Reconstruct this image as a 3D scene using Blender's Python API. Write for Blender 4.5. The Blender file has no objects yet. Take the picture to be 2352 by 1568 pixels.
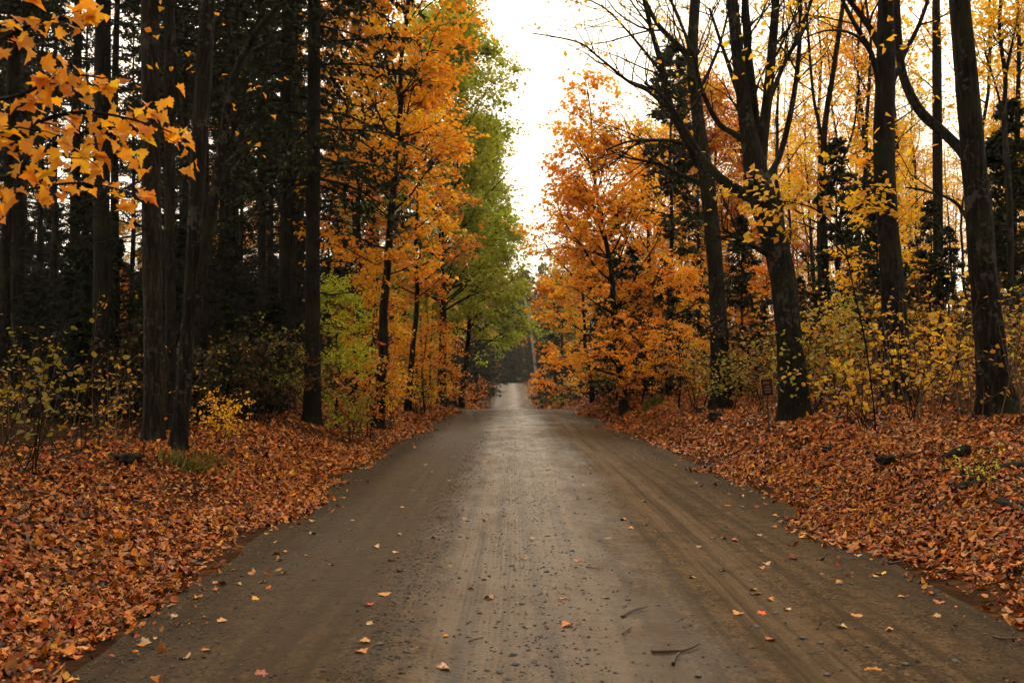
import bpy, math
import numpy as np
from mathutils import Vector, Matrix

# ------------------------------------------------------------------ camera, world, sun, exposure
scene = bpy.context.scene
COL = scene.collection
W_, H_, F_ = 2352.0, 1568.0, 2287.0            # photograph's frame and focal length in its own units
EYE = 1.6
PITCH = math.atan(76.0 / F_)
cam_data = bpy.data.cameras.new('camera')
cam_data.lens = 35.0; cam_data.sensor_width = 36.0
cam_data.clip_start = 0.05; cam_data.clip_end = 3000.0
cam_data.dof.use_dof = True
cam_data.dof.focus_distance = 12.0
cam_data.dof.aperture_fstop = 3.2
cam = bpy.data.objects.new('camera', cam_data); COL.objects.link(cam)
cam.location = (0, 0, EYE)
cam.rotation_euler = (math.pi / 2 + PITCH, 0, 0)
scene.camera = cam

SUN_EL, SUN_AZ = math.radians(46), math.radians(2)     # azimuth measured from +Y towards +X
world = bpy.data.worlds.new('World'); scene.world = world
world.use_nodes = True
nt = world.node_tree; nt.nodes.clear()
out = nt.nodes.new('ShaderNodeOutputWorld')
bg = nt.nodes.new('ShaderNodeBackground'); bg.inputs['Strength'].default_value = 0.105
sky = nt.nodes.new('ShaderNodeTexSky'); sky.sky_type = 'NISHITA'; sky.sun_disc = False
sky.sun_elevation = SUN_EL; sky.sun_rotation = SUN_AZ
sky.air_density = 1.0; sky.dust_density = 4.0; sky.ozone_density = 1.0
mixc = nt.nodes.new('ShaderNodeMix'); mixc.data_type = 'RGBA'
mixc.inputs[0].default_value = 0.94                      # closed bright cloud cover
mixc.inputs[7].default_value = (17.2, 14.7, 11.2, 1.0)
nt.links.new(sky.outputs[0], mixc.inputs[6])
nt.links.new(mixc.outputs[2], bg.inputs['Color'])
nt.links.new(bg.outputs[0], out.inputs['Surface'])

sun_d = bpy.data.lights.new('sun', 'SUN'); sun_d.energy = 1.5; sun_d.angle = math.radians(11)
sun_d.color = (1.0, 0.90, 0.74)
sun = bpy.data.objects.new('sun', sun_d); COL.objects.link(sun)
to_sun = Vector((math.sin(SUN_AZ) * math.cos(SUN_EL), math.cos(SUN_AZ) * math.cos(SUN_EL), math.sin(SUN_EL)))
sun.rotation_euler = to_sun.to_track_quat('Z', 'Y').to_euler()

vs = scene.view_settings
vs.view_transform = 'Standard'; vs.look = 'None'; vs.gamma = 1.0; vs.use_curve_mapping = False
vs.exposure = 0.38
scene.render.engine = 'CYCLES'
cy = scene.cycles
cy.max_bounces = 4; cy.diffuse_bounces = 3; cy.glossy_bounces = 1; cy.transmission_bounces = 3; cy.volume_bounces = 0
cy.transparent_max_bounces = 4; cy.caustics_reflective = False; cy.caustics_refractive = False
cy.use_denoising = True; cy.use_adaptive_sampling = True; cy.adaptive_threshold = 0.04
scene.render.film_transparent = False

rng = np.random.default_rng(11)
HAZE = 0.0002

# ------------------------------------------------------------------ numeric helpers
def nrm(a):
    return a / np.maximum(np.linalg.norm(a, axis=-1, keepdims=True), 1e-9)

_LAT = np.random.default_rng(5).random((256, 256))
def vnoise(x, y):
    x = np.asarray(x, float); y = np.asarray(y, float)
    xi = np.floor(x).astype(int); yi = np.floor(y).astype(int)
    fx = x - xi; fy = y - yi
    fx = fx * fx * (3 - 2 * fx); fy = fy * fy * (3 - 2 * fy)
    a = _LAT[xi % 256, yi % 256]; b = _LAT[(xi + 1) % 256, yi % 256]
    c = _LAT[xi % 256, (yi + 1) % 256]; d = _LAT[(xi + 1) % 256, (yi + 1) % 256]
    return (a * (1 - fx) + b * fx) * (1 - fy) + (c * (1 - fx) + d * fx) * fy - 0.5

def fbm(x, y, o=3):
    s = 0; a = 1.0
    for k in range(o):
        s = s + a * vnoise(x * 2 ** k + 17 * k, y * 2 ** k + 31 * k); a *= 0.5
    return s

def sstep(a, b, x):
    t = np.clip((np.asarray(x, float) - a) / (b - a), 0, 1)
    return t * t * (3 - 2 * t)

_py = np.array([-90, 0, 40, 47, 60, 80, 95, 112, 130, 160, 180, 190, 200, 230, 260, 420, 900.])
_pz = np.array([0.2, 0, 0, -.03, -.62, -2.0, -2.5, -2.07, -1.35, -.45, -.10, -.05, -.3, -2.2, -4, -7, -9.])
_ty = np.arange(-90, 900, 1.0)
_tz = np.interp(_ty, _py, _pz)
_k = np.hanning(9); _k /= _k.sum()
_tz = np.convolve(np.pad(_tz, 4, mode='edge'), _k, mode='valid')
def zr(y): return np.interp(y, _ty, _tz)

def xl(y):
    y = np.asarray(y, float)
    return np.interp(y, [-90, 4, 11, 25, 49, 100, 190, 400], [-2.2, -2.2, -2.62, -2.6, -2.5, -2.6, -2.9, -2.9]) + 0.22 * vnoise(y * 0.45, y * 0 + 3.3) + .1 * vnoise(y * 1.7, y * 0 + 9.3)
def xr(y):
    y = np.asarray(y, float)
    return np.interp(y, [-90, 4, 11, 25, 49, 100, 190, 400], [3.2, 3.22, 3.32, 3.25, 2.9, 2.7, 2.45, 2.4]) + 0.22 * vnoise(y * 0.4, y * 0 + 40.3) + .1 * vnoise(y * 1.5, y * 0 + 19.3)

def road_z(x, y):
    s = np.clip((x - xl(y)) / (xr(y) - xl(y)), 0, 1)
    z = zr(y) + 0.05 * (1 - (2 * s - 1) ** 2)
    for c, w, dpt in ((-0.25, .30, .014), (1.62, .22, .018), (-1.45, .45, .022), (0.95, .3, .008)):
        z = z - dpt * np.exp(-((x - c - 0.08 * np.sin(y * .11)) / w) ** 2)
    z = z + 0.010 * fbm(x * 1.3, y * .8) + .004 * vnoise(x * 7, y * 5)
    return z

def ground_z(x, y):
    x = np.asarray(x, float); y = np.asarray(y, float)
    z0 = zr(y)
    dl = xl(y) - x; dr = x - xr(y)
    ramp = sstep(3, 15, y) * .65 + .35
    zl = .58 * sstep(0.2, 2.7, dl) * (.6 + .4 * ramp) + .012 * np.clip(dl - 2, 0, 60)
    zrr = ramp * (.72 * sstep(.1, 1.5, dr) + .65 * sstep(1.0, 5.0, dr)) + .022 * np.clip(dr - 4, 0, 60)
    nz = .22 * fbm(x * .55, y * .55) * sstep(.2, 2.0, np.maximum(dl, dr)) + .05 * fbm(x * 2.1, y * 2.1, 2) * sstep(0, .8, np.maximum(dl, dr))
    z = z0 + np.where(dl > 0, zl, np.where(dr > 0, zrr, 0)) + nz
    inside = np.minimum(-dl, -dr)
    return np.where(inside > 0, z0 - 0.09 * sstep(0, .3, inside), z)

def surf_z(x, y):
    x = np.asarray(x, float); y = np.asarray(y, float)
    inside = (x > xl(y)) & (x < xr(y))
    return np.where(inside, road_z(x, y), ground_z(x, y))

CP, SP = math.cos(PITCH), math.sin(PITCH)
def at(px, py, depth):
    """A point of the place, seen in the photograph at (px, py), at the given distance along the road."""
    u = (px - W_ / 2) / F_; v = (H_ / 2 - py) / F_
    d = np.array([u, CP - SP * v, SP + CP * v])
    return np.array([0, 0, EYE]) + d * (depth / d[1])

def hit(px, py):
    ds = np.concatenate([np.arange(3, 30, .02), np.arange(30, 220, .1)])
    u = (px - W_ / 2) / F_; v = (H_ / 2 - py) / F_
    d = np.array([u, CP - SP * v, SP + CP * v]); d = d / d[1]
    P = np.array([0, 0, EYE]) + ds[:, None] * d
    below = P[:, 2] < surf_z(P[:, 0], P[:, 1])
    i = int(np.argmax(below)) if below.any() else -1
    p = P[i].copy(); p[2] = float(surf_z(p[0], p[1]))
    return p

# ------------------------------------------------------------------ mesh building
def mk(name, V, faces, mat, attr=None, smooth=False, colors=None):
    """V (n,3); faces: list of (m,k) index arrays."""
    if not isinstance(faces, (list, tuple)): faces = [faces]
    faces = [f for f in faces if len(f)]
    me = bpy.data.meshes.new(name)
    V = np.asarray(V, np.float32)
    me.vertices.add(len(V)); me.vertices.foreach_set('co', V.ravel())
    li = np.concatenate([f.ravel() for f in faces]).astype(np.int32)
    tot = np.concatenate([np.full(len(f), f.shape[1]) for f in faces])
    st = np.concatenate([[0], np.cumsum(tot)[:-1]]).astype(np.int32)
    me.loops.add(len(li)); me.loops.foreach_set('vertex_index', li)
    me.polygons.add(len(st)); me.polygons.foreach_set('loop_start', st)
    if smooth: me.polygons.foreach_set('use_smooth', np.ones(len(st), bool))
    me.update(calc_edges=True)
    if attr is not None:
        a = me.attributes.new('leafvar', 'FLOAT_VECTOR', 'POINT')
        a.data.foreach_set('vector', np.asarray(attr, np.float32).ravel())
    if colors is not None:
        a = me.attributes.new('Col', 'FLOAT_COLOR', 'POINT')
        c4 = np.ones((len(V), 4), np.float32); c4[:, :3] = colors
        a.data.foreach_set('color', c4.ravel())
    if mat is not None: me.materials.append(mat)
    return me

def ob(name, me, parent=None, loc=None, color=None):
    o = bpy.data.objects.new(name, me); COL.objects.link(o)
    if parent is not None: o.parent = parent
    if loc is not None: o.location = loc
    if color is not None: o.color = (*color, 1.0)
    return o

def empty(name, loc=(0, 0, 0), rz=0.0, sc=1.0):
    o = bpy.data.objects.new(name, None); COL.objects.link(o)
    o.location = loc; o.rotation_euler = (0, 0, rz); o.scale = (sc, sc, sc) if np.isscalar(sc) else sc
    o.empty_display_size = .2
    return o

def tag(o, label=None, cat=None, group=None, kind=None):
    if label: o['label'] = label
    if cat: o['category'] = cat
    if group: o['group'] = group
    if kind: o['kind'] = kind
    return o

class Geo:
    def __init__(s): s.V = []; s.F = {}; s.n = 0; s.A = []
    def add(s, V, F, A=None):
        s.V.append(V)
        for f in (F if isinstance(F, list) else [F]):
            s.F.setdefault(f.shape[1], []).append(f + s.n)
        s.n += len(V)
        if A is not None: s.A.append(A)
    def mesh(s, name, mat, smooth=False):
        return mk(name, np.concatenate(s.V), [np.concatenate(v) for v in s.F.values()], mat,
                  np.concatenate(s.A) if s.A else None, smooth)

def tubes(P, R, sides=6, rough=0.0, rg=None, relief=None):
    """P (K,n,3) polylines, R (K,n) radii -> verts, quads (+caps as triangles fans left open at the thin end)."""
    K, n, _ = P.shape
    T = nrm(np.gradient(P, axis=1))
    ref = np.array([0.31, 0.93, 0.12])
    U = np.cross(T, ref); U = nrm(U); Vv = np.cross(T, U)
    a = np.linspace(0, 2 * np.pi, sides, endpoint=False)
    rr = np.repeat(R[:, :, None], sides, 2)
    if rough and rg is not None:
        lob = rg.normal(0, rough, (K, 1, sides)) * .7
        rr = rr * (1 + lob + rg.normal(0, rough * .5, (K, n, sides)))
    if relief is not None: rr = rr * relief
    X = P[:, :, None, :] + rr[..., None] * (np.cos(a)[None, None, :, None] * U[:, :, None, :] + np.sin(a)[None, None, :, None] * Vv[:, :, None, :])
    V = X.reshape(-1, 3)
    k, i, j = np.meshgrid(np.arange(K), np.arange(n - 1), np.arange(sides), indexing='ij')
    b = k * n * sides
    j2 = (j + 1) % sides
    Q = np.stack([b + i * sides + j, b + i * sides + j2, b + (i + 1) * sides + j2, b + (i + 1) * sides + j], -1).reshape(-1, 4)
    return V, Q

def spawn(P, R, idx, t, ang, L, npts, rg, flat=1.0, up=0.0, wob=.15, rfac=.6, rmin=.004, az=None):
    n = P.shape[1]
    f = np.clip(t, 0, .999) * (n - 1); i0 = f.astype(int); w = (f - i0)[:, None]
    start = P[idx, i0] * (1 - w) + P[idx, i0 + 1] * w
    tan = nrm(P[idx, i0 + 1] - P[idx, i0])
    r0 = R[idx, i0] * (1 - w[:, 0]) + R[idx, i0 + 1] * w[:, 0]
    rv = rg.normal(size=(len(idx), 3))
    if az is not None: rv = np.stack([np.cos(az), np.sin(az), np.zeros_like(az)], -1)
    rv[:, 2] *= flat
    side = nrm(rv - (rv * tan).sum(-1, keepdims=True) * tan)
    d = nrm(np.cos(ang)[:, None] * tan + np.sin(ang)[:, None] * side)
    pts = [start]; step = (L / (npts - 1))[:, None]
    upv = np.zeros((len(idx), 3))
    for k in range(npts - 1):
        upv[:, 2] = up if np.isscalar(up) else up
        d = nrm(d + wob * rg.normal(size=d.shape) + upv)
        pts.append(pts[-1] + d * step)
    C = np.stack(pts, 1)
    rb = np.maximum(np.minimum(r0 * rfac, .012 * L + .004), rmin)
    CR = rb[:, None] * np.linspace(1, .28, npts)[None]
    return C, np.maximum(CR, rmin * .5)

# leaf outlines: (x across, y along, z cup)
def leaf_tpl(kind):
    if kind == 'lo':
        p = np.array([(0, 0), (-.48, .30), (-.32, .58), (0, 1), (.32, .58), (.48, .30)])
        F = np.array([(0, 2, 1), (0, 3, 2), (0, 4, 3), (0, 5, 4)])
    elif kind == 'oval':
        p = np.array([(0, 0), (-.33, .42), (0, 1), (.33, .42)])
        F = np.array([(0, 2, 1), (0, 3, 2)])
    elif kind == 'round':
        p = np.array([(0, 0), (-.36, .16), (-.45, .5), (-.22, .85), (0, 1), (.22, .85), (.45, .5), (.36, .16)])
        F = np.array([(0, i + 1, i) for i in range(1, 7)])
    elif kind == 'mid':
        p = np.array([(0, .42), (0, 0), (-.36, .06), (-.34, .28), (-.56, .5), (-.30, .63), (0, 1), (.30, .63), (.56, .5), (.34, .28), (.36, .06)])
        F = np.array([(0, i + 1 if i < 10 else 1, i) for i in range(1, 11)])
    else:
        h = [(0, 0), (-.10, .03), (-.32, -.03), (-.36, .10), (-.32, .19), (-.48, .24), (-.62, .40), (-.50, .47), (-.47, .62), (-.35, .60), (-.25, .57), (-.29, .73), (-.15, .79), (0, 1.0)]
        p = [(0, .36)] + h + [(-a, b) for a, b in h[-2:0:-1]]
        p = np.array(p); m = len(p) - 1
        F = np.array([(0, i + 1 if i < m else 1, i) for i in range(1, m + 1)])
    z = .28 * np.abs(p[:, 0]) - .22 * p[:, 1] ** 2
    return np.column_stack([p, z]), F
TPL = {k: leaf_tpl(k) for k in ('lo', 'oval', 'round', 'mid', 'hi')}

def leaves(kind, pos, nrmv, dirv, size, attr=None, cup=1.0, wid=1.0, ragged=0.0):
    T, F = TPL[kind]
    n = nrm(nrmv); d = nrm(dirv - (dirv * n).sum(-1, keepdims=True) * n); s = np.cross(d, n)
    k = len(pos); m = len(T)
    cp = cup if np.isscalar(cup) else cup[:, None, None]
    V = pos[:, None] + size[:, None, None] * (T[None, :, 0:1] * wid * s[:, None] + T[None, :, 1:2] * d[:, None] + cp * T[None, :, 2:3] * n[:, None])
    if ragged: V = V + size[:, None, None] * np.random.default_rng(k).normal(0, ragged, V.shape)
    FF = (F[None] + (np.arange(k) * m)[:, None, None]).reshape(-1, 3)
    A = None if attr is None else np.repeat(attr, m, 0)
    return V.reshape(-1, 3), FF, A

def twig_leaves(P, per, rg, size=.1, kind='lo', off=.08, droop=.35, spread=.5, vpar=None, tmin=.15):
    """leaves set along twigs P (K,n,3)"""
    K, n, _ = P.shape
    idx = np.repeat(np.arange(K), per)
    t = tmin + (1 - tmin) * rg.random(len(idx)); f = np.clip(t, 0, .999) * (n - 1); i0 = f.astype(int); w = (f - i0)[:, None]
    pos = P[idx, i0] * (1 - w) + P[idx, i0 + 1] * w
    tan = nrm(P[idx, i0 + 1] - P[idx, i0])
    o = rg.normal(size=pos.shape) * off; o[:, 2] *= .6; o[:, 2] -= off * .3
    nv = rg.normal(size=pos.shape) * spread; nv[:, 2] += 1.0
    dv = tan + rg.normal(size=pos.shape) * .7; dv[:, 2] -= droop + .5 * rg.random(len(dv))
    sz = size * (.6 + .7 * rg.random(len(idx)))
    v = (rg.random(K) if vpar is None else vpar)[idx]
    A = np.column_stack([rg.random(len(idx)), np.clip(v + rg.normal(0, .08, len(idx)), 0, 1), rg.random(len(idx))])
    return leaves(kind, pos + o, nv, dv, sz, A, cup=.6 + .8 * rg.random(len(idx)))

# ------------------------------------------------------------------ materials
def newmat(name):
    m = bpy.data.materials.new(name); m.use_nodes = True
    t = m.node_tree; t.nodes.clear()
    o = t.nodes.new('ShaderNodeOutputMaterial')
    return m, t, o
def N(t, typ, **kw):
    n = t.nodes.new(typ)
    for k, v in kw.items():
        if k in n.inputs.keys() if hasattr(n.inputs, 'keys') else False: n.inputs[k].default_value = v
        else: setattr(n, k, v)
    return n
def math_(t, op, a, b=None, c=None):
    n = t.nodes.new('ShaderNodeMath'); n.operation = op
    for i, v in enumerate((a, b, c)):
        if v is None: continue
        if isinstance(v, (int, float)): n.inputs[i].default_value = v
        else: t.links.new(v, n.inputs[i])
    return n.outputs[0]
def mixrgb(t, f, a, b, mode='MIX'):
    n = t.nodes.new('ShaderNodeMix'); n.data_type = 'RGBA'; n.blend_type = mode
    for i, v in ((0, f), (6, a), (7, b)):
        if isinstance(v, (int, float)): n.inputs[i].default_value = v
        elif isinstance(v, tuple): n.inputs[i].default_value = (*v, 1.0)
        else: t.links.new(v, n.inputs[i])
    return n.outputs[2]
def ramp(t, fac, stops, interp='LINEAR'):
    n = t.nodes.new('ShaderNodeValToRGB'); n.color_ramp.interpolation = interp
    cr = n.color_ramp
    while len(cr.elements) < len(stops): cr.elements.new(.5)
    for e, (p, c) in zip(cr.elements, stops):
        e.position = p; e.color = (*c, 1.0) if len(c) == 3 else c
    t.links.new(fac, n.inputs[0]); return n.outputs[0]
def noise(t, vec, scale, detail=3, rough=.55):
    n = t.nodes.new('ShaderNodeTexNoise'); n.inputs['Scale'].default_value = scale
    n.inputs['Detail'].default_value = detail; n.inputs['Roughness'].default_value = rough
    if vec is not None: t.links.new(vec, n.inputs['Vector'])
    return n.outputs[0]
def mapped(t, src, scale):
    m = t.nodes.new('ShaderNodeMapping'); m.inputs['Scale'].default_value = scale
    t.links.new(src, m.inputs['Vector']); return m.outputs[0]

def leaf_material(name, hv=.032, hu=.022, trans=.55, gloss=.03, vmin=.7, vmax=1.15):
    m, t, o = newmat(name)
    at_ = t.nodes.new('ShaderNodeAttribute'); at_.attribute_name = 'leafvar'
    sx = t.nodes.new('ShaderNodeSeparateXYZ'); t.links.new(at_.outputs['Vector'], sx.inputs[0])
    oi = t.nodes.new('ShaderNodeObjectInfo')
    h = math_(t, 'ADD', math_(t, 'MULTIPLY', math_(t, 'SUBTRACT', sx.outputs[1], .5), hv), math_(t, 'MULTIPLY', math_(t, 'SUBTRACT', sx.outputs[0], .5), hu))
    h = math_(t, 'ADD', h, .5)
    val = math_(t, 'ADD', math_(t, 'MULTIPLY', sx.outputs[2], vmax - vmin), vmin)
    hsv = t.nodes.new('ShaderNodeHueSaturation')
    t.links.new(h, hsv.inputs['Hue']); t.links.new(val, hsv.inputs['Value']); t.links.new(oi.outputs['Color'], hsv.inputs['Color'])
    col = hsv.outputs[0]
    dif = t.nodes.new('ShaderNodeBsdfDiffuse'); t.links.new(col, dif.inputs['Color'])
    tr = t.nodes.new('ShaderNodeBsdfTranslucent'); t.links.new(col, tr.inputs['Color'])
    mx = t.nodes.new('ShaderNodeMixShader'); mx.inputs[0].default_value = trans
    t.links.new(dif.outputs[0], mx.inputs[1]); t.links.new(tr.outputs[0], mx.inputs[2])
    gl = t.nodes.new('ShaderNodeBsdfGlossy'); gl.inputs['Roughness'].default_value = .45
    m2 = t.nodes.new('ShaderNodeMixShader'); m2.inputs[0].default_value = gloss
    t.links.new(mx.outputs[0], m2.inputs[1]); t.links.new(gl.outputs[0], m2.inputs[2])
    t.links.new(m2.outputs[0], o.inputs['Surface'])
    return m
M_LEAF = leaf_material('autumn_leaf')
M_NEEDLE = leaf_material('conifer_needles', .03, .03, .18, .02, .5, 1.3)

def fallen_material(name, use_obj=False):
    m, t, o = newmat(name)
    if use_obj:
        oi = t.nodes.new('ShaderNodeObjectInfo'); col = oi.outputs['Color']
    else:
        a = t.nodes.new('ShaderNodeAttribute'); a.attribute_name = 'Col'; col = a.outputs['Color']
    tc = t.nodes.new('ShaderNodeTexCoord')
    nz = noise(t, tc.outputs['Object'], 40, 2)
    col = mixrgb(t, math_(t, 'MULTIPLY', nz, .5), col, (.09, .035, .014))
    p = t.nodes.new('ShaderNodeBsdfPrincipled'); t.links.new(col, p.inputs['Base Color'])
    p.inputs['Roughness'].default_value = .55; p.inputs['Specular IOR Level'].default_value = .12
    t.links.new(p.outputs[0], o.inputs['Surface']); return m
M_FALLEN = fallen_material('fallen_leaf_litter'); M_FALLEN1 = fallen_material('fallen_leaf_single', True)

def bark_material(name, c1, c2, moss=(.05, .055, .018), moss_amt=.25, lichen=.1):
    m, t, o = newmat(name)
    tc = t.nodes.new('ShaderNodeTexCoord'); v = tc.outputs['Object']
    st = noise(t, mapped(t, v, (11, 11, 1.5)), 2.4, 6, .7)
    big = noise(t, v, .9, 3)
    fine = noise(t, v, 14, 4)
    c = ramp(t, st, [(.40, tuple(k * .35 for k in c1)), (.52, c1), (.64, c2)])
    lf = ramp(t, math_(t, 'MULTIPLY', math_(t, 'ADD', fine, noise(t, v, 2.6, 3)), .5), [(.545, (0, 0, 0)), (.60, (1, 1, 1))])
    c = mixrgb(t, math_(t, 'MULTIPLY', lf, lichen), c, (.20, .20, .16))
    mf = ramp(t, big, [(.50, (0, 0, 0)), (.66, (1, 1, 1))])
    c = mixrgb(t, math_(t, 'MULTIPLY', mf, moss_amt), c, moss)
    p = t.nodes.new('ShaderNodeBsdfPrincipled'); t.links.new(c, p.inputs['Base Color'])
    p.inputs['Roughness'].default_value = .85; p.inputs['Specular IOR Level'].default_value = .08
    b = t.nodes.new('ShaderNodeBump'); b.inputs['Strength'].default_value = 1.0; b.inputs['Distance'].default_value = .06
    t.links.new(st, b.inputs['Height']); t.links.new(b.outputs[0], p.inputs['Normal'])
    t.links.new(p.outputs[0], o.inputs['Surface']); return m
M_BARK = bark_material('dark_bark', (.006, .005, .004), (.020, .015, .011), lichen=.05)
M_BARK_G = bark_material('grey_bark', (.012, .0095, .007), (.042, .032, .024), moss=(.03, .032, .012), moss_amt=.4, lichen=.12)
M_BARK_M = bark_material('mossy_maple_bark', (.008, .006, .0045), (.030, .023, .016), moss=(.030, .031, .011), moss_amt=.5, lichen=.18)
M_BIRCH = bark_material('white_birch_bark', (.32, .29, .25), (.62, .58, .52), moss_amt=.05, lichen=.0)

def simple(name, col, rough=.7, nscale=None, col2=None, bump=0, spec=.3):
    m, t, o = newmat(name)
    p = t.nodes.new('ShaderNodeBsdfPrincipled'); p.inputs['Roughness'].default_value = rough; p.inputs['Specular IOR Level'].default_value = spec
    if nscale:
        tc = t.nodes.new('ShaderNodeTexCoord'); nz = noise(t, tc.outputs['Object'], nscale, 5)
        c = ramp(t, nz, [(.35, col), (.65, col2 or tuple(v * 1.7 for v in col))]); t.links.new(c, p.inputs['Base Color'])
        if bump:
            b = t.nodes.new('ShaderNodeBump'); b.inputs['Strength'].default_value = bump; b.inputs['Distance'].default_value = .03
            t.links.new(nz, b.inputs['Height']); t.links.new(b.outputs[0], p.inputs['Normal'])
    else: p.inputs['Base Color'].default_value = (*col, 1)
    t.links.new(p.outputs[0], o.inputs['Surface']); return m

# ground: rotting leaf litter over dark soil
def ground_material():
    m, t, o = newmat('forest_floor')
    g = t.nodes.new('ShaderNodeNewGeometry'); v = g.outputs['Position']
    vo = t.nodes.new('ShaderNodeTexVoronoi'); vo.inputs['Scale'].default_value = 13; t.links.new(mapped(t, v, (1, 1, 1)), vo.inputs['Vector'])
    sc = t.nodes.new('ShaderNodeSeparateColor'); t.links.new(vo.outputs['Color'], sc.inputs[0])
    c = ramp(t, sc.outputs[0], [(0, (.035, .015, .008)), (.3, (.15, .045, .012)), (.6, (.24, .08, .018)), (.85, (.32, .12, .03)), (1, (.36, .19, .07))])
    soil = noise(t, v, 1.3, 4)
    c = mixrgb(t, ramp(t, soil, [(.30, (.55, .55, .55)), (.55, (.95, .95, .95))]), c, (.022, .012, .007))
    sg = t.nodes.new('ShaderNodeSeparateXYZ'); t.links.new(v, sg.inputs[0])
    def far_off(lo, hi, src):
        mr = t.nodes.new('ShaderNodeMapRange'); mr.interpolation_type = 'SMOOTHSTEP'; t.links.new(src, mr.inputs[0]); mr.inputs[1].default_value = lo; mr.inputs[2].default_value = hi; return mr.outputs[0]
    woods_dark = math_(t, 'MAXIMUM', far_off(4.5, 7.5, math_(t, 'MULTIPLY', sg.outputs[0], -1)), math_(t, 'MULTIPLY', far_off(8, 13, sg.outputs[0]), .6))
    c = mixrgb(t, math_(t, 'MULTIPLY', woods_dark, .85), c, (.017, .009, .004))      # soil past the leaf carpet, with the woods' gloom put into its colour
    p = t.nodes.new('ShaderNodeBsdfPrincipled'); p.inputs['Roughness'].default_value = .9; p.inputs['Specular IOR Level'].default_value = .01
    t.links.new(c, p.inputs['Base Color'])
    b = t.nodes.new('ShaderNodeBump'); b.inputs['Strength'].default_value = .8; b.inputs['Distance'].default_value = .04
    t.links.new(vo.outputs['Distance'], b.inputs['Height']); t.links.new(b.outputs[0], p.inputs['Normal'])
    t.links.new(p.outputs[0], o.inputs['Surface']); return m

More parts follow.
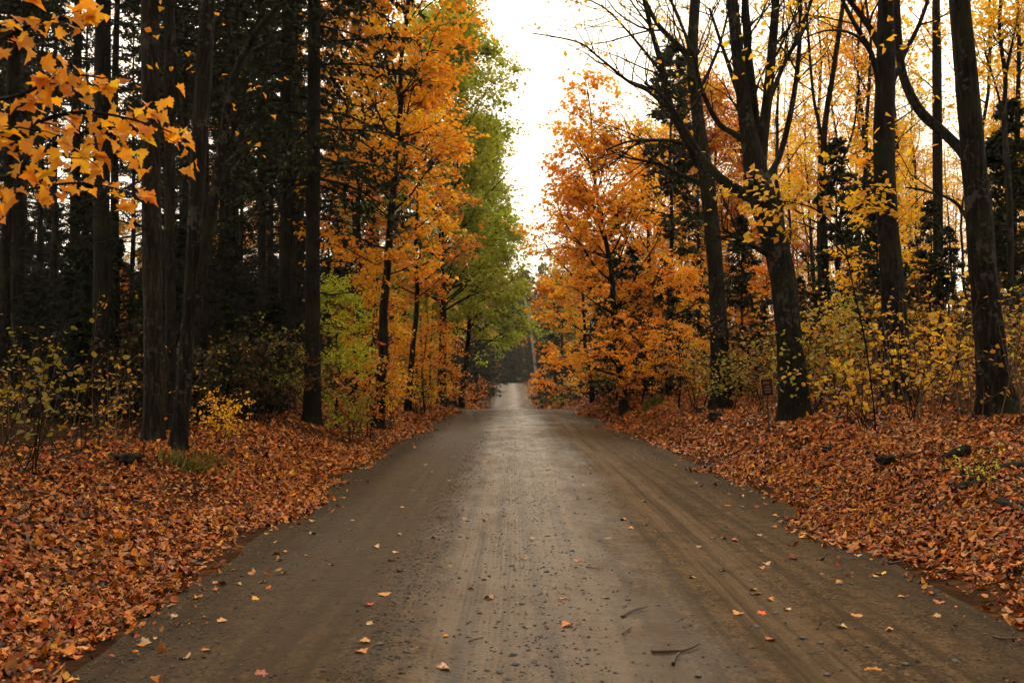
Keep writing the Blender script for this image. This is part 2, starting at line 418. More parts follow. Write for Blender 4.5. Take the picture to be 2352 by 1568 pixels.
def road_material():
    m, t, o = newmat('wet_dirt_road')
    g = t.nodes.new('ShaderNodeNewGeometry'); v = g.outputs['Position']
    s = t.nodes.new('ShaderNodeSeparateXYZ'); t.links.new(v, s.inputs[0]); X, Y = s.outputs[0], s.outputs[1]
    wob = math_(t, 'MULTIPLY', math_(t, 'SINE', math_(t, 'MULTIPLY', Y, .11)), .08)
    wn = math_(t, 'MULTIPLY', math_(t, 'SUBTRACT', noise(t, v, .7, 3), .5), .35)
    Xw = math_(t, 'ADD', math_(t, 'SUBTRACT', X, wob), wn)
    Xc = math_(t, 'SUBTRACT', X, wob)
    def band(c, w, soft, x=Xw):
        d = math_(t, 'ABSOLUTE', math_(t, 'SUBTRACT', x, c))
        mr = t.nodes.new('ShaderNodeMapRange'); mr.interpolation_type = 'SMOOTHSTEP'
        t.links.new(d, mr.inputs[0]); mr.inputs[1].default_value = w; mr.inputs[2].default_value = w + soft
        mr.inputs[3].default_value = 1; mr.inputs[4].default_value = 0; return mr.outputs[0]
    big = noise(t, mapped(t, v, (1, .35, 1)), .9, 5, .6)
    med = noise(t, v, 6, 5, .65)
    grit = noise(t, v, 34, 5, .75)
    grit2 = noise(t, v, 120, 3, .7)
    base = ramp(t, med, [(.36, (.054, .031, .013)), (.50, (.106, .063, .029)), (.64, (.155, .096, .048))])
    base = mixrgb(t, ramp(t, grit, [(.38, (.95, .95, .95)), (.50, (.0, .0, .0))]), base, (.020, .013, .008))
    base = mixrgb(t, ramp(t, grit2, [(.58, (0, 0, 0)), (.66, (.75, .75, .75))]), base, (.20, .14, .085))
    vo = t.nodes.new('ShaderNodeTexVoronoi'); vo.inputs['Scale'].default_value = 55; t.links.new(v, vo.inputs['Vector'])
    vs_ = t.nodes.new('ShaderNodeSeparateColor'); t.links.new(vo.outputs['Color'], vs_.inputs[0])
    peb = ramp(t, vs_.outputs[0], [(0, (.010, .008, .006)), (.28, (.026, .017, .009)), (.6, (.078, .050, .028)), (.9, (.125, .080, .042)), (1, (.20, .135, .08))])
    pm = ramp(t, noise(t, mapped(t, v, (1, .5, 1)), 3.5, 4), [(.38, (.25, .25, .25)), (.62, (.95, .95, .95))])
    base = mixrgb(t, math_(t, 'MULTIPLY', pm, .85), base, peb)
    # packed wheel bands are smoother and paler, a strip along the middle paler too, the wet band along the western side darker
    pale = math_(t, 'ADD', band(-.22, .26, .12), math_(t, 'ADD', band(.30, .18, .3), band(1.62, .16, .12)))
    pale = math_(t, 'MINIMUM', pale, 1.0)
    base = mixrgb(t, math_(t, 'MULTIPLY', pale, .5), base, (.135, .090, .053))
    wet = math_(t, 'MULTIPLY', band(-1.45, .38, .55), ramp(t, big, [(.3, (.35, .35, .35)), (.6, (1, 1, 1))]))
    base = mixrgb(t, math_(t, 'MULTIPLY', wet, .60), base, (.026, .016, .006))
    # lengthwise streaks left by tyres
    lane = noise(t, mapped(t, v, (9, .12, 1)), 1.0, 4, .6)
    base = mixrgb(t, ramp(t, lane, [(.40, (.75, .75, .75)), (.52, (0, 0, 0))]), base, (.040, .026, .014))
    base = mixrgb(t, ramp(t, lane, [(.56, (0, 0, 0)), (.74, (.28, .28, .28))]), base, (.125, .082, .048))
    edge = math_(t, 'ADD', math_(t, 'MULTIPLY', band(-2.45, .25, .35), .6), math_(t, 'MULTIPLY', band(3.1, .2, .5), .5))
    base = mixrgb(t, edge, base, (.030, .021, .012))
    st = math_(t, 'MULTIPLY', band(.78, .06, .22), ramp(t, noise(t, mapped(t, v, (1.5, .55, 1)), 1.4, 4), [(.46, (0, 0, 0)), (.54, (1, 1, 1))]))
    base = mixrgb(t, math_(t, 'MULTIPLY', st, .85), base, (.055, .027, .005))
    blot = ramp(t, noise(t, mapped(t, v, (1, .6, 1)), 2.2, 4), [(.56, (0, 0, 0)), (.7, (1, 1, 1))])
    base = mixrgb(t, math_(t, 'MULTIPLY', blot, .55), base, (.032, .022, .013))
    p = t.nodes.new('ShaderNodeBsdfPrincipled'); t.links.new(base, p.inputs['Base Color'])
    nearw = t.nodes.new('ShaderNodeMapRange'); nearw.interpolation_type = 'SMOOTHSTEP'; t.links.new(Y, nearw.inputs[0]); nearw.inputs[1].default_value = 30; nearw.inputs[2].default_value = 55; nearw.inputs[3].default_value = 1; nearw.inputs[4].default_value = .25
    patch = ramp(t, noise(t, mapped(t, v, (1.2, .5, 1)), 1.6, 5, .65), [(.34, (.25, .25, .25)), (.60, (1, 1, 1))])
    Xs = math_(t, 'ADD', Xw, math_(t, 'MULTIPLY', math_(t, 'SUBTRACT', noise(t, mapped(t, v, (1, .3, 1)), 1.1, 4), .5), .9))
    sheen = math_(t, 'MULTIPLY', math_(t, 'MULTIPLY', band(.16, .02, 1.25, Xs), nearw.outputs[0]), patch)
    rough = math_(t, 'ADD', math_(t, 'MULTIPLY', big, .30), .38)
    rough = math_(t, 'SUBTRACT', rough, math_(t, 'MULTIPLY', sheen, .26))
    rough = math_(t, 'SUBTRACT', rough, math_(t, 'MULTIPLY', wet, .10))
    t.links.new(rough, p.inputs['Roughness']); t.links.new(math_(t, 'ADD', math_(t, 'MULTIPLY', sheen, .72), math_(t, 'ADD', .02, math_(t, 'MULTIPLY', wet, .05))), p.inputs['Specular IOR Level'])
    # tread print: lengthwise ribs crossed by small blocks inside the wheel bands
    ribs = math_(t, 'SINE', math_(t, 'MULTIPLY', Xc, 165))
    blocks = math_(t, 'SINE', math_(t, 'ADD', math_(t, 'MULTIPLY', Y, 120), math_(t, 'MULTIPLY', Xc, 60)))
    tread = math_(t, 'ADD', ribs, math_(t, 'MULTIPLY', blocks, .5))
    tb = math_(t, 'ADD', band(-.22, .24, .08, Xc), math_(t, 'MULTIPLY', band(1.62, .12, .06, Xc), .8))
    tb = math_(t, 'MULTIPLY', tb, ramp(t, noise(t, mapped(t, v, (1, .25, 1)), 3, 2), [(.35, (0, 0, 0)), (.6, (1, 1, 1))]))
    hgt = math_(t, 'ADD', math_(t, 'MULTIPLY', grit, .030), math_(t, 'MULTIPLY', med, .045))
    hgt = math_(t, 'ADD', hgt, math_(t, 'MULTIPLY', math_(t, 'MULTIPLY', tread, tb), .006))
    hgt = math_(t, 'ADD', hgt, math_(t, 'MULTIPLY', grit2, .006))
    hgt = math_(t, 'SUBTRACT', hgt, math_(t, 'MULTIPLY', vo.outputs['Distance'], .25 / 55))
    wash = math_(t, 'MULTIPLY', math_(t, 'SINE', math_(t, 'ADD', math_(t, 'MULTIPLY', Y, 34), math_(t, 'MULTIPLY', med, 9))), band(.3, .25, .3))
    hgt = math_(t, 'ADD', hgt, math_(t, 'MULTIPLY', wash, .0016))
    b = t.nodes.new('ShaderNodeBump'); b.inputs['Strength'].default_value = .75; b.inputs['Distance'].default_value = 1.0
    t.links.new(hgt, b.inputs['Height']); t.links.new(b.outputs[0], p.inputs['Normal'])
    t.links.new(p.outputs[0], o.inputs['Surface']); return m

# ------------------------------------------------------------------ ground and road
def grid_mesh(name, X, Y, Z, mat):
    ny, nx = X.shape
    V = np.stack([X, Y, Z], -1).reshape(-1, 3)
    i, j = np.meshgrid(np.arange(ny - 1), np.arange(nx - 1), indexing='ij')
    a = i * nx + j
    return mk(name, V, np.stack([a, a + 1, a + nx + 1, a + nx], -1).reshape(-1, 4), mat, smooth=True)

gx = np.concatenate([np.arange(-600, -60, 30), np.arange(-60, -14, 1.5), np.arange(-14, 16, .17), np.arange(16, 62, 1.5), np.arange(62, 601, 30)])
gy = np.concatenate([np.arange(-90, 0, 4), np.arange(0, 34, .2), np.arange(34, 80, .6), np.arange(80, 300, 3), np.arange(300, 900, 25)])
GX, GY = np.meshgrid(gx, gy)
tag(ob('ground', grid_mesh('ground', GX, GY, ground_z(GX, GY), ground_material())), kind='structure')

ry = np.concatenate([np.arange(-60, 2, 2), np.arange(2, 30, .08), np.arange(30, 60, .25), np.arange(60, 300, 1)])
rs = np.linspace(0, 1, 90)
RY = np.repeat(ry[:, None], 92, 1)
RX = xl(RY[:, :1]) + (xr(RY[:, :1]) - xl(RY[:, :1])) * rs[None]
RX = np.concatenate([RX[:, :1] - .12, RX, RX[:, -1:] + .12], 1)
RZ = road_z(RX, RY); RZ[:, 0] -= .10; RZ[:, -1] -= .10
RZ[:, 1] += .004; RZ[:, -2] += .004
tag(ob('road', grid_mesh('road', RX, RY, RZ, road_material())), kind='structure')

# ------------------------------------------------------------------ tree prototypes (shared mesh data)
def hardwood(seed, H=14., r=.16, h0=.3, spread=3.2, nb=26, ns=7, ntw=4, per=9, leaf=.11, kind='lo', lean=(0, 0), ang=(1.15, .6), up=.05, flat=.35, twig=.75, bark=M_BARK, off=.10, wob=.06, profile=None, drop=1.0):
    rg = np.random.default_rng(seed)
    n = 14; tt = np.linspace(0, 1, n)
    P = np.zeros((1, n, 3)); wobx = np.cumsum(rg.normal(0, wob, n)) ; woby = np.cumsum(rg.normal(0, wob, n))
    P[0, :, 0] = wobx - wobx[0] + lean[0] * tt; P[0, :, 1] = woby - woby[0] + lean[1] * tt; P[0, :, 2] = -.25 + tt * (H + .25)
    R = (r * (1 - tt * .88) * (1 + .45 * np.exp(-tt * 18)))[None]
    G = Geo(); G.add(*tubes(P, R, 10, .05, rg)); trunk = G.mesh('trunk', bark, True)
    t = np.sort(h0 + (.98 - h0) * rg.random(nb)); rel = (t - h0) / (1 - h0)
    a = ang[0] * (1 - rel) + ang[1] * rel + rg.normal(0, .12, nb)
    prof = (1.05 - rel) ** .6 if profile is None else profile(rel)
    L = spread * prof * (.7 + .5 * rg.random(nb))
    P1, R1 = spawn(P, R, np.zeros(nb, int), t, a, L, 7, rg, up=up, wob=.12, rfac=.5, rmin=.008, az=np.arange(nb) * 2.4 + rg.normal(0, .3, nb))
    i2 = np.repeat(np.arange(nb), ns); t2 = .2 + .8 * rg.random(len(i2))
    P2, R2 = spawn(P1, R1, i2, t2, .5 + .6 * rg.random(len(i2)), (.35 * L[i2] * (1.15 - t2) + .35) * (.7 + .6 * rg.random(len(i2))), 5, rg, flat=flat, up=up * .4, wob=.14, rfac=.6, rmin=.005)
    i3 = np.repeat(np.arange(len(i2)), ntw); t3 = .2 + .8 * rg.random(len(i3))
    P3, R3 = spawn(P2, R2, i3, t3, .4 + .7 * rg.random(len(i3)), twig * (.5 + .7 * rg.random(len(i3))), 4, rg, flat=flat, up=-.02, wob=.15, rfac=.7, rmin=.0035)
    B = Geo(); B.add(*tubes(P1, R1, 6, .05, rg)); B.add(*tubes(P2, R2, 4)); B.add(*tubes(P3, R3, 3))
    br = B.mesh('branches', bark, True)
    keep = rg.random(len(P3)) < drop
    vpar = np.clip(rg.random(nb)[i2][i3] * .75 + rg.random(len(i2))[i3] * .25, 0, 1)
    C = Geo()
    V, F, A = twig_leaves(P3[keep], per, rg, leaf, kind, off=off, vpar=vpar[keep]); C.add(V, F, A)
    return {'trunk': trunk, 'branches': br, 'crown': C.mesh('crown', M_LEAF)}

def conifer(seed, H=9., r=.10, h0=.04, spread=1.9, nb=90, ns=11, per=9, bark=M_BARK, droop=-.05, ang=1.45, dead=0, dead_to=.4, sl=.15):
    rg = np.random.default_rng(seed)
    n = 14; tt = np.linspace(0, 1, n)
    P = np.zeros((1, n, 3)); w = np.cumsum(rg.normal(0, .025, (2, n)), 1)
    P[0, :, 0] = w[0]; P[0, :, 1] = w[1]; P[0, :, 2] = -.25 + tt * (H + .25)
    R = (r * (1 - tt * .9) * (1 + .35 * np.exp(-tt * 20)))[None]
    G = Geo(); G.add(*tubes(P, R, 10, .05, rg)); trunk = G.mesh('trunk', bark, True)
    B = Geo()
    if dead:
        t = .04 + (dead_to - .04) * rg.random(dead)
        Ld = .5 + 1.5 * rg.random(dead)
        Pd, Rd = spawn(P, R, np.zeros(dead, int), t, 1.3 + .4 * rg.random(dead), Ld, 6, rg, up=-.04, wob=.12, rfac=.16, rmin=.006)
        ii = np.repeat(np.arange(dead), 6)
        Pe, Re = spawn(Pd, Rd, ii, .2 + .8 * rg.random(len(ii)), .6 + .6 * rg.random(len(ii)), .2 + .5 * rg.random(len(ii)), 4, rg, flat=.5, wob=.2, rmin=.004)
        B.add(*tubes(Pd, Rd, 4)); B.add(*tubes(Pe, Re, 3))
    t = np.sort(h0 + (.99 - h0) * rg.random(nb)); rel = (t - h0) / (1 - h0)
    L = (spread * (1 - rel) ** .8 + .12) * (.65 + .5 * rg.random(nb))
    P1, R1 = spawn(P, R, np.zeros(nb, int), t, ang - .5 * rel + rg.normal(0, .1, nb), L, 7, rg, up=droop, wob=.06, rfac=.3, rmin=.006, az=np.arange(nb) * 2.4 + rg.normal(0, .4, nb))
    i2 = np.repeat(np.arange(nb), ns); t2 = .15 + .85 * rg.random(len(i2))
    P2, R2 = spawn(P1, R1, i2, t2, .7 + .4 * rg.random(len(i2)), (.5 * L[i2] * (1.05 - t2) + .15), 4, rg, flat=.15, up=droop, wob=.08, rfac=.6, rmin=.004)
    B.add(*tubes(P1, R1, 4)); B.add(*tubes(P2, R2, 3))
    C = Geo()
    V, F, A = twig_leaves(P2, per, rg, sl, 'oval', off=.02, droop=.15, spread=.6, tmin=0)
    C.add(V, F, A)
    V, F, A = twig_leaves(P1, per * 2, rg, sl, 'oval', off=.03, droop=.1, spread=.6, tmin=.1)
    C.add(V, F, A)
    return {'trunk': trunk, 'branches': B.mesh('branches', bark, True), 'crown': C.mesh('crown', M_NEEDLE)}

def shrub(seed, H=1.4, spread=.8, nst=9, nb=5, per=7, leaf=.09, kind='round', twig=.35):
    rg = np.random.default_rng(seed)
    n = 6; P = np.zeros((nst, n, 3)); az = rg.random(nst) * 6.28; tilt = rg.random(nst) * spread
    d = nrm(np.stack([np.cos(az) * tilt, np.sin(az) * tilt, np.ones(nst)], -1))
    p = np.stack([rg.normal(0, .12, nst), rg.normal(0, .12, nst), np.full(nst, -.08)], -1)
    Ls = H * (.6 + .5 * rg.random(nst)); pts = [p]
    for k in range(n - 1):
        d = nrm(d + rg.normal(0, .1, d.shape)); pts.append(pts[-1] + d * (Ls / (n - 1))[:, None])
    P = np.stack(pts, 1); R = np.repeat((.0035 + .0022 * H) * np.linspace(1, .3, n)[None], nst, 0)
    i2 = np.repeat(np.arange(nst), nb)
    P2, R2 = spawn(P, R, i2, .3 + .7 * rg.random(len(i2)), .6 + .6 * rg.random(len(i2)), twig * (.5 + rg.random(len(i2))), 4, rg, flat=.5, up=.02, wob=.12, rmin=.003)
    B = Geo(); B.add(*tubes(P, R, 5)); B.add(*tubes(P2, R2, 3))
    C = Geo(); V, F, A = twig_leaves(P2, per, rg, leaf, kind, off=.04, droop=.25, spread=.55); C.add(V, F, A)
    return {'stems': B.mesh('stems', M_BARK, True), 'foliage': C.mesh('foliage', M_LEAF)}

HARD = [hardwood(100 + i, H=15 + i, r=.15, h0=.34, spread=3.0, nb=24, per=8, twig=.8, drop=.62) for i in range(3)]
UNDER = [hardwood(200 + i, H=5.5 + i, r=.05, h0=.12, spread=2.0, nb=22, ns=6, ntw=4, per=9, leaf=.10, ang=(1.35, .8), up=.0, flat=.15, twig=.6, off=.06) for i in range(3)]
SPRUCE = [conifer(300 + i, H=7.5 + 1.5 * i, spread=1.7 + .2 * i) for i in range(3)]
TALL = [conifer(400 + i, H=20 + i, r=.17, h0=.55, spread=2.0, nb=70, ns=9, per=8, dead=110, dead_to=.62, droop=-.06, sl=.17) for i in range(3)]
POLE = [hardwood(500 + i, H=13 + i, r=.085, h0=.45, spread=1.9, nb=14, ns=5, ntw=3, per=5, wob=.09) for i in range(3)]
SHRUB = [shrub(600 + i, H=1.5 + .3 * i, nst=7, nb=5, per=3, leaf=.085) for i in range(3)]
BUSH = [shrub(620 + i, H=1.7 + .3 * i, nst=12, nb=8, per=6, leaf=.075, kind='lo', twig=.4) for i in range(3)]

# colours that leaves themselves have
ORANGE = (.90, .385, .015); GOLD = (.90, .49, .018); YELLOW = (.90, .53, .020); RUST = (.66, .22, .022); RED = (.6, .09, .015)
GREEN = (.36, .39, .026); LIME = (.55, .58, .03); OLIVE = (.34, .27, .03); NEEDLE = (.015, .020, .008); NEEDLE2 = (.026, .033, .012)

def place(name, proto, x, y, label, cat, group=None, color=ORANGE, sc=1.0, rz=None, z=None, crown=True):
    zz = float(ground_z(x, y)) if z is None else z
    e = empty(name, (x, y, zz), rng.random() * 6.28 if rz is None else rz, sc)
    for k, me in proto.items():
        if not crown and k in ('crown', 'foliage'): continue
        o = ob(k, me, e)
        if k != 'trunk': o['kind'] = 'stuff'
        if k in ('crown', 'foliage'): o.color = (*color, 1.0)
    return tag(e, label, cat, group)
def place_px(name, proto, px, depth, *a, **k):
    p = at(px, 860, depth); return place(name, proto, p[0], p[1], *a, **k)

# ------------------------------------------------------------------ trees built limb by limb from the photograph
def catmull(pts, n):
    pts = np.asarray(pts, float); m = len(pts)
    t = np.linspace(0, m - 1, n); i = np.clip(t.astype(int), 0, m - 2); f = (t - i)[:, None]
    p0 = pts[np.clip(i - 1, 0, m - 1)]; p1 = pts[i]; p2 = pts[i + 1]; p3 = pts[np.clip(i + 2, 0, m - 1)]
    return .5 * (2 * p1 + (p2 - p0) * f + (2 * p0 - 5 * p1 + 4 * p2 - p3) * f ** 2 + (3 * p1 - p0 - 3 * p2 + p3) * f ** 3)

def limb(pts, depth, n=16):
    """pts: (px, py, width, depth offset) -> world polyline and radii"""
    W = []
    for q in pts:
        dd = depth + (q[3] if len(q) > 3 else 0)
        w = at(q[0], q[1], dd); W.append((*w, q[2] * dd / F_ / 2))
    C = catmull(W, n); return C[:, :3], np.maximum(C[:, 3], .004)

def hero(name, depth, trunk_pts, limbs, label, cat='tree', bark=M_BARK, color=GOLD, seed=1, twigs=6, sub=4, per=4, leaf=.1, twigL=(.5, 1.6), top=0., lkind='lo', dead=0, dead_z=(1, 8), crown_top=None, group=None, sides=14, flat=.6, every=1):
    """trunk first; trunk_pts[0] is the foot. The trunk goes on above the frame by 'top' metres."""
    rg = np.random.default_rng(seed)
    P, R = limb(trunk_pts, depth, 22)
    foot = P[0].copy(); foot[2] = float(ground_z(foot[0], foot[1]))
    d0 = P[0, 2] - foot[2]
    if True:                                            # root the trunk in the bank
        P = np.concatenate([[foot - [0, 0, .25]], [foot + [0, 0, .03]], P[P[:, 2] > foot[2] + .12]])
        R = np.concatenate([[R[0] * 1.35], [R[0] * 1.2], R[len(R) - (len(P) - 2):]])
        zrel = P[:, 2] - foot[2]; R = R * (1 + .22 * np.exp(-np.clip(zrel, 0, 9) * 3.5) * (zrel > .1))
    if top > 0:
        d = nrm(P[-1] - P[-4]); k = int(top / .8) + 2
        ext = [P[-1] + d * top * (i / k) + rg.normal(0, .04, 3) * i for i in range(1, k + 1)]
        P = np.concatenate([P, ext]); R = np.concatenate([R, R[-1] * np.linspace(.95, .15, k)])
    m = 40; s = np.linspace(0, len(P) - 1, m)
    P = np.stack([np.interp(s, np.arange(len(P)), P[:, c]) for c in range(3)], -1); R = np.interp(s, np.arange(len(R)), R)
    e = empty(name, tuple(foot))
    off = foot
    G = Geo(); big = R.max() > .09
    sd, mr = (30, 150) if big else (sides, 40)
    q = np.linspace(0, m - 1, mr); Pf = np.stack([np.interp(q, np.arange(m), P[:, c_]) for c_ in range(3)], -1); Rf = np.interp(q, np.arange(m), R)
    AA, ZZ = np.meshgrid(np.arange(sd) / sd, Pf[:, 2]); o1 = rg.random() * 90
    rel = 1 + .16 * vnoise(AA * 3 + o1, ZZ * .8) * np.sin(np.pi * AA) + .10 * vnoise(AA * 14 + o1, ZZ * 2.2) + .06 * vnoise(AA * 26 + o1, ZZ * 7) + .10 * vnoise(ZZ * .55 + o1, ZZ * 0)
    rel = rel + .16 * np.exp(-np.clip(ZZ - foot[2], 0, 9) * 4.5) * np.abs(np.sin(AA * np.pi * 5 + o1))
    V, Q = tubes((Pf - off)[None], Rf[None], sd, 0, None, rel[None]); G.add(V, Q)
    ob('trunk', G.mesh('trunk', bark, True), e)
    Ls = [(P, R)]; B = Geo(); have = False
    for lp in limbs:
        p, r = limb(lp, depth, 40); Ls.append((p, r)); V, Q = tubes((p - off)[None], r[None], 9, .05, rg); g1 = Geo(); g1.add(V, Q); ob('limb', g1.mesh('limb', bark, True), e)
    PP = np.stack([l[0] for l in Ls]) - off; RR = np.stack([l[1] for l in Ls])
    C = Geo()
    if twigs:
        K = len(PP); cnt = twigs
        idx = np.repeat(np.arange(K), cnt); t = .35 + .65 * rg.random(len(idx))
        if K > 1: t[idx == 0] = .45 + .55 * rg.random((idx == 0).sum())
        L = twigL[0] + (twigL[1] - twigL[0]) * rg.random(len(idx))
        P1, R1 = spawn(PP, RR, idx, t, .5 + .5 * rg.random(len(idx)), L, 7, rg, up=.06, wob=.14, rfac=.5, rmin=.006)
        i2 = np.repeat(np.arange(len(idx)), sub)
        P2, R2 = spawn(P1, R1, i2, .25 + .75 * rg.random(len(i2)), .4 + .6 * rg.random(len(i2)), .3 + .45 * rg.random(len(i2)), 4, rg, up=.03, flat=flat, wob=.16, rmin=.004)
        B.add(*tubes(P1, R1, 5)); B.add(*tubes(P2, R2, 3)); have = True
        if per:
            V, F, A = twig_leaves(P2[::every], per, rg, leaf, lkind, off=.05, tmin=.4); C.add(V, F, A)
    if dead:
        z = dead_z[0] + (dead_z[1] - dead_z[0]) * rg.random(dead)
        tt = np.interp(z, PP[0][:, 2], np.linspace(0, 1, m))
        Pd, Rd = spawn(PP[:1], RR[:1], np.zeros(dead, int), tt, 1.25 + .5 * rg.random(dead), .5 + 1.3 * rg.random(dead), 6, rg, up=-.04, wob=.12, rfac=.14, rmin=.006)
        ii = np.repeat(np.arange(dead), 6)
        Pe, Re = spawn(Pd, Rd, ii, .2 + .8 * rg.random(len(ii)), .6 + .6 * rg.random(len(ii)), .15 + .45 * rg.random(len(ii)), 4, rg, flat=.5, wob=.2, rmin=.004)
        B.add(*tubes(Pd, Rd, 4)); B.add(*tubes(Pe, Re, 3)); have = True
    if have: ob('branches', B.mesh('branches', bark, True), e)['kind'] = 'stuff'
    if crown_top:                                       # needles of a conifer from this height up
        zb, spread, nb, ns, pn = crown_top
        z = zb + (PP[0][-1, 2] - .3 - zb) * np.sort(rg.random(nb)); rel = (z - zb) / (PP[0][-1, 2] - zb)
        tt = np.interp(z, PP[0][:, 2], np.linspace(0, 1, m))
        L = (spread * (1 - .75 * rel) + .2) * (.6 + .6 * rg.random(nb))
        Pc, Rc = spawn(PP[:1], RR[:1], np.zeros(nb, int), tt, 1.45 + rg.normal(0, .15, nb), L, 8, rg, up=-.07, wob=.07, rfac=.2, rmin=.008, az=np.arange(nb) * 2.4)
        ii = np.repeat(np.arange(nb), ns)
        Pq, Rq = spawn(Pc, Rc, ii, .15 + .85 * rg.random(len(ii)), .7 + .5 * rg.random(len(ii)), .25 + .5 * rg.random(len(ii)), 4, rg, flat=.15, up=-.08, wob=.08, rmin=.004)
        Bc = Geo(); Bc.add(*tubes(Pc, Rc, 4)); Bc.add(*tubes(Pq, Rq, 3)); ob('boughs', Bc.mesh('boughs', bark, True), e)['kind'] = 'stuff'
        D = Geo(); V, F, A = twig_leaves(Pq, pn, rg, .13, 'oval', off=.02, droop=.2, spread=.6, tmin=0); D.add(V, F, A)
        ob('crown', D.mesh('crown', M_NEEDLE), e, color=NEEDLE2)['kind'] = 'stuff'
    elif C.n:
        ob('crown', C.mesh('crown', M_LEAF), e, color=color)['kind'] = 'stuff'
    return tag(e, label, cat, group)

# --- western (left) side
hero('conifer_tree', 15, [(350, 1028, 44), (352, 800, 43), (348, 500, 42), (346, 250, 41), (344, 0, 40)], [], 'straight grey-brown trunk with one pale spot, beside the forked mossy trunk', bark=M_BARK_G, seed=21, twigs=0, top=11, dead=34, dead_z=(3, 16), crown_top=(8.5, 2.6, 60, 10, 12))
hero('maple_tree', 14.5, [(408, 1040, 36), (424, 850, 34), (440, 650, 34), (452, 420, 36), (466, 200, 36), (478, 0, 35)],
     [[(452, 700, 24), (474, 560, 24, -.1), (500, 400, 22, -.3), (530, 210, 19, -.5), (572, 100, 15, -.6), (640, 10, 12, -.8)],
      [(455, 400, 18), (418, 300, 14, .3), (400, 120, 11, .5), (395, -30, 9, .6)]],
     'twisted mossy trunk with a second stem leaning out from waist height', bark=M_BARK_M, seed=22, twigs=4, sub=4, per=2, leaf=.1, top=9, color=ORANGE)
hero('conifer_tree', 18.5, [(392, 1000, 24), (391, 700, 23), (389, 350, 22), (388, 0, 21)], [], 'dark straight trunk between the grey-brown trunk and the forked mossy trunk', seed=23, twigs=0, top=10, dead=40, dead_z=(3, 15), crown_top=(9.5, 2.4, 50, 9, 10))
hero('conifer_tree', 20, [(232, 1000, 40), (233, 700, 38), (234, 350, 36), (236, 0, 33)], [], 'dark broad trunk behind the overhanging orange maple branch', seed=24, twigs=0, top=9, dead=46, dead_z=(3, 16), crown_top=(10.5, 2.6, 50, 9, 10))
hero('hemlock_tree', 25.5, [(655, 955, 33), (656, 700, 31), (658, 350, 28), (660, 0, 24)], [], 'dark hemlock trunk with black-green boughs, behind the hemlock nearest the road', seed=25, twigs=0, top=7, dead=20, dead_z=(2, 7), crown_top=(5.0, 2.9, 90, 11, 13))
hero('hemlock_tree', 22.5, [(717, 965, 38), (718, 700, 35), (720, 350, 31), (722, 0, 27)], [], 'dark bare hemlock trunk standing alone at the edge of the leafy verge', seed=26, twigs=0, top=7, dead=24, dead_z=(2, 6.5), crown_top=(5.6, 2.6, 90, 11, 13))
hero('conifer_tree', 27, [(42, 1000, 30), (40, 600, 28), (36, 200, 25), (34, 0, 24)], [], 'dark trunk at the picture edge behind the orange maple branch', seed=27, twigs=0, top=8, dead=50, dead_z=(2, 14), crown_top=(11, 2.4, 40, 9, 9))
hero('conifer_tree', 30, [(168, 990, 22), (170, 600, 21), (176, 200, 19), (180, 0, 17)], [], 'thin dark trunk seen through the orange maple leaves', seed=28, twigs=0, top=8, dead=50, dead_z=(2, 15), crown_top=(12, 2.2, 40, 9, 9))
hero('conifer_tree', 33, [(602, 960, 20), (602, 600, 19), (600, 200, 17), (600, 0, 15)], [], 'thin dark trunk among black boughs between the mossy trunk and the hemlocks', seed=29, twigs=0, top=6, dead=40, dead_z=(2, 12), crown_top=(7.5, 2.4, 60, 9, 10))

# orange maple over the verge, then the green tree behind it
def big_maple(name, px, depth, seed, H, r, spread, color, label, lean=(0, 0), leaf=.14, nb=40, ns=9, ntw=4, per=12, h0=.08, z=None, ang=(1.2, .55), flat=.14, up=.03, profile=None, bark=M_BARK, twig=.7, off=.075, drop=1.0):
    pr = hardwood(seed, H=H, r=r, h0=h0, spread=spread, nb=nb, ns=ns, ntw=ntw, per=per, leaf=leaf, lean=lean, ang=ang, flat=flat, up=up, bark=bark, twig=twig, off=off, profile=profile, drop=drop)
    return place_px(name, pr, px, depth, label, 'tree', color=color, rz=0.0)
big_maple('maple_tree', 868, 27, 31, 14.5, .14, 2.6, (.93, .45, .016), 'orange maple leaning over the verge in front of the green tree', lean=(.7, 0), nb=60, ns=8, h0=.30, drop=.72, leaf=.12, profile=lambda r: .45 + .65 * np.sin(np.pi * np.clip(r * .9 + .1, 0, 1)))
big_maple('maple_tree', 810, 33, 32, 17, .13, 3.2, GOLD, 'golden maple behind the lone hemlock trunk', lean=(.5, 0), nb=34, h0=.40, drop=.6, leaf=.12)
big_maple('maple_tree', 935, 36, 35, 12, .12, 2.6, RUST, 'rust-orange maple between the leaning orange maple and the green tree', lean=(.3, 0), nb=30, h0=.36, drop=.5, leaf=.12)
big_maple('oak_tree', 1015, 50, 33, 19.5, .22, 5.0, GREEN, 'tall tree still in green leaf arching over the road', lean=(.3, 0), profile=lambda r: np.sqrt(np.clip(1.03 - r ** 1.8, 0, 1)), nb=76, ns=11, ntw=6, per=11, leaf=.16, h0=.25, drop=.9, ang=(1.1, .6), flat=.5, off=.16, twig=.9)
big_maple('oak_tree', 1060, 66, 34, 19, .2, 4.2, GREEN, 'second green tree farther down the road, behind the arching one', lean=(1.2, 0), nb=60, ns=10, ntw=6, per=10, leaf=.19, h0=.2, flat=.5, off=.16, twig=.9)
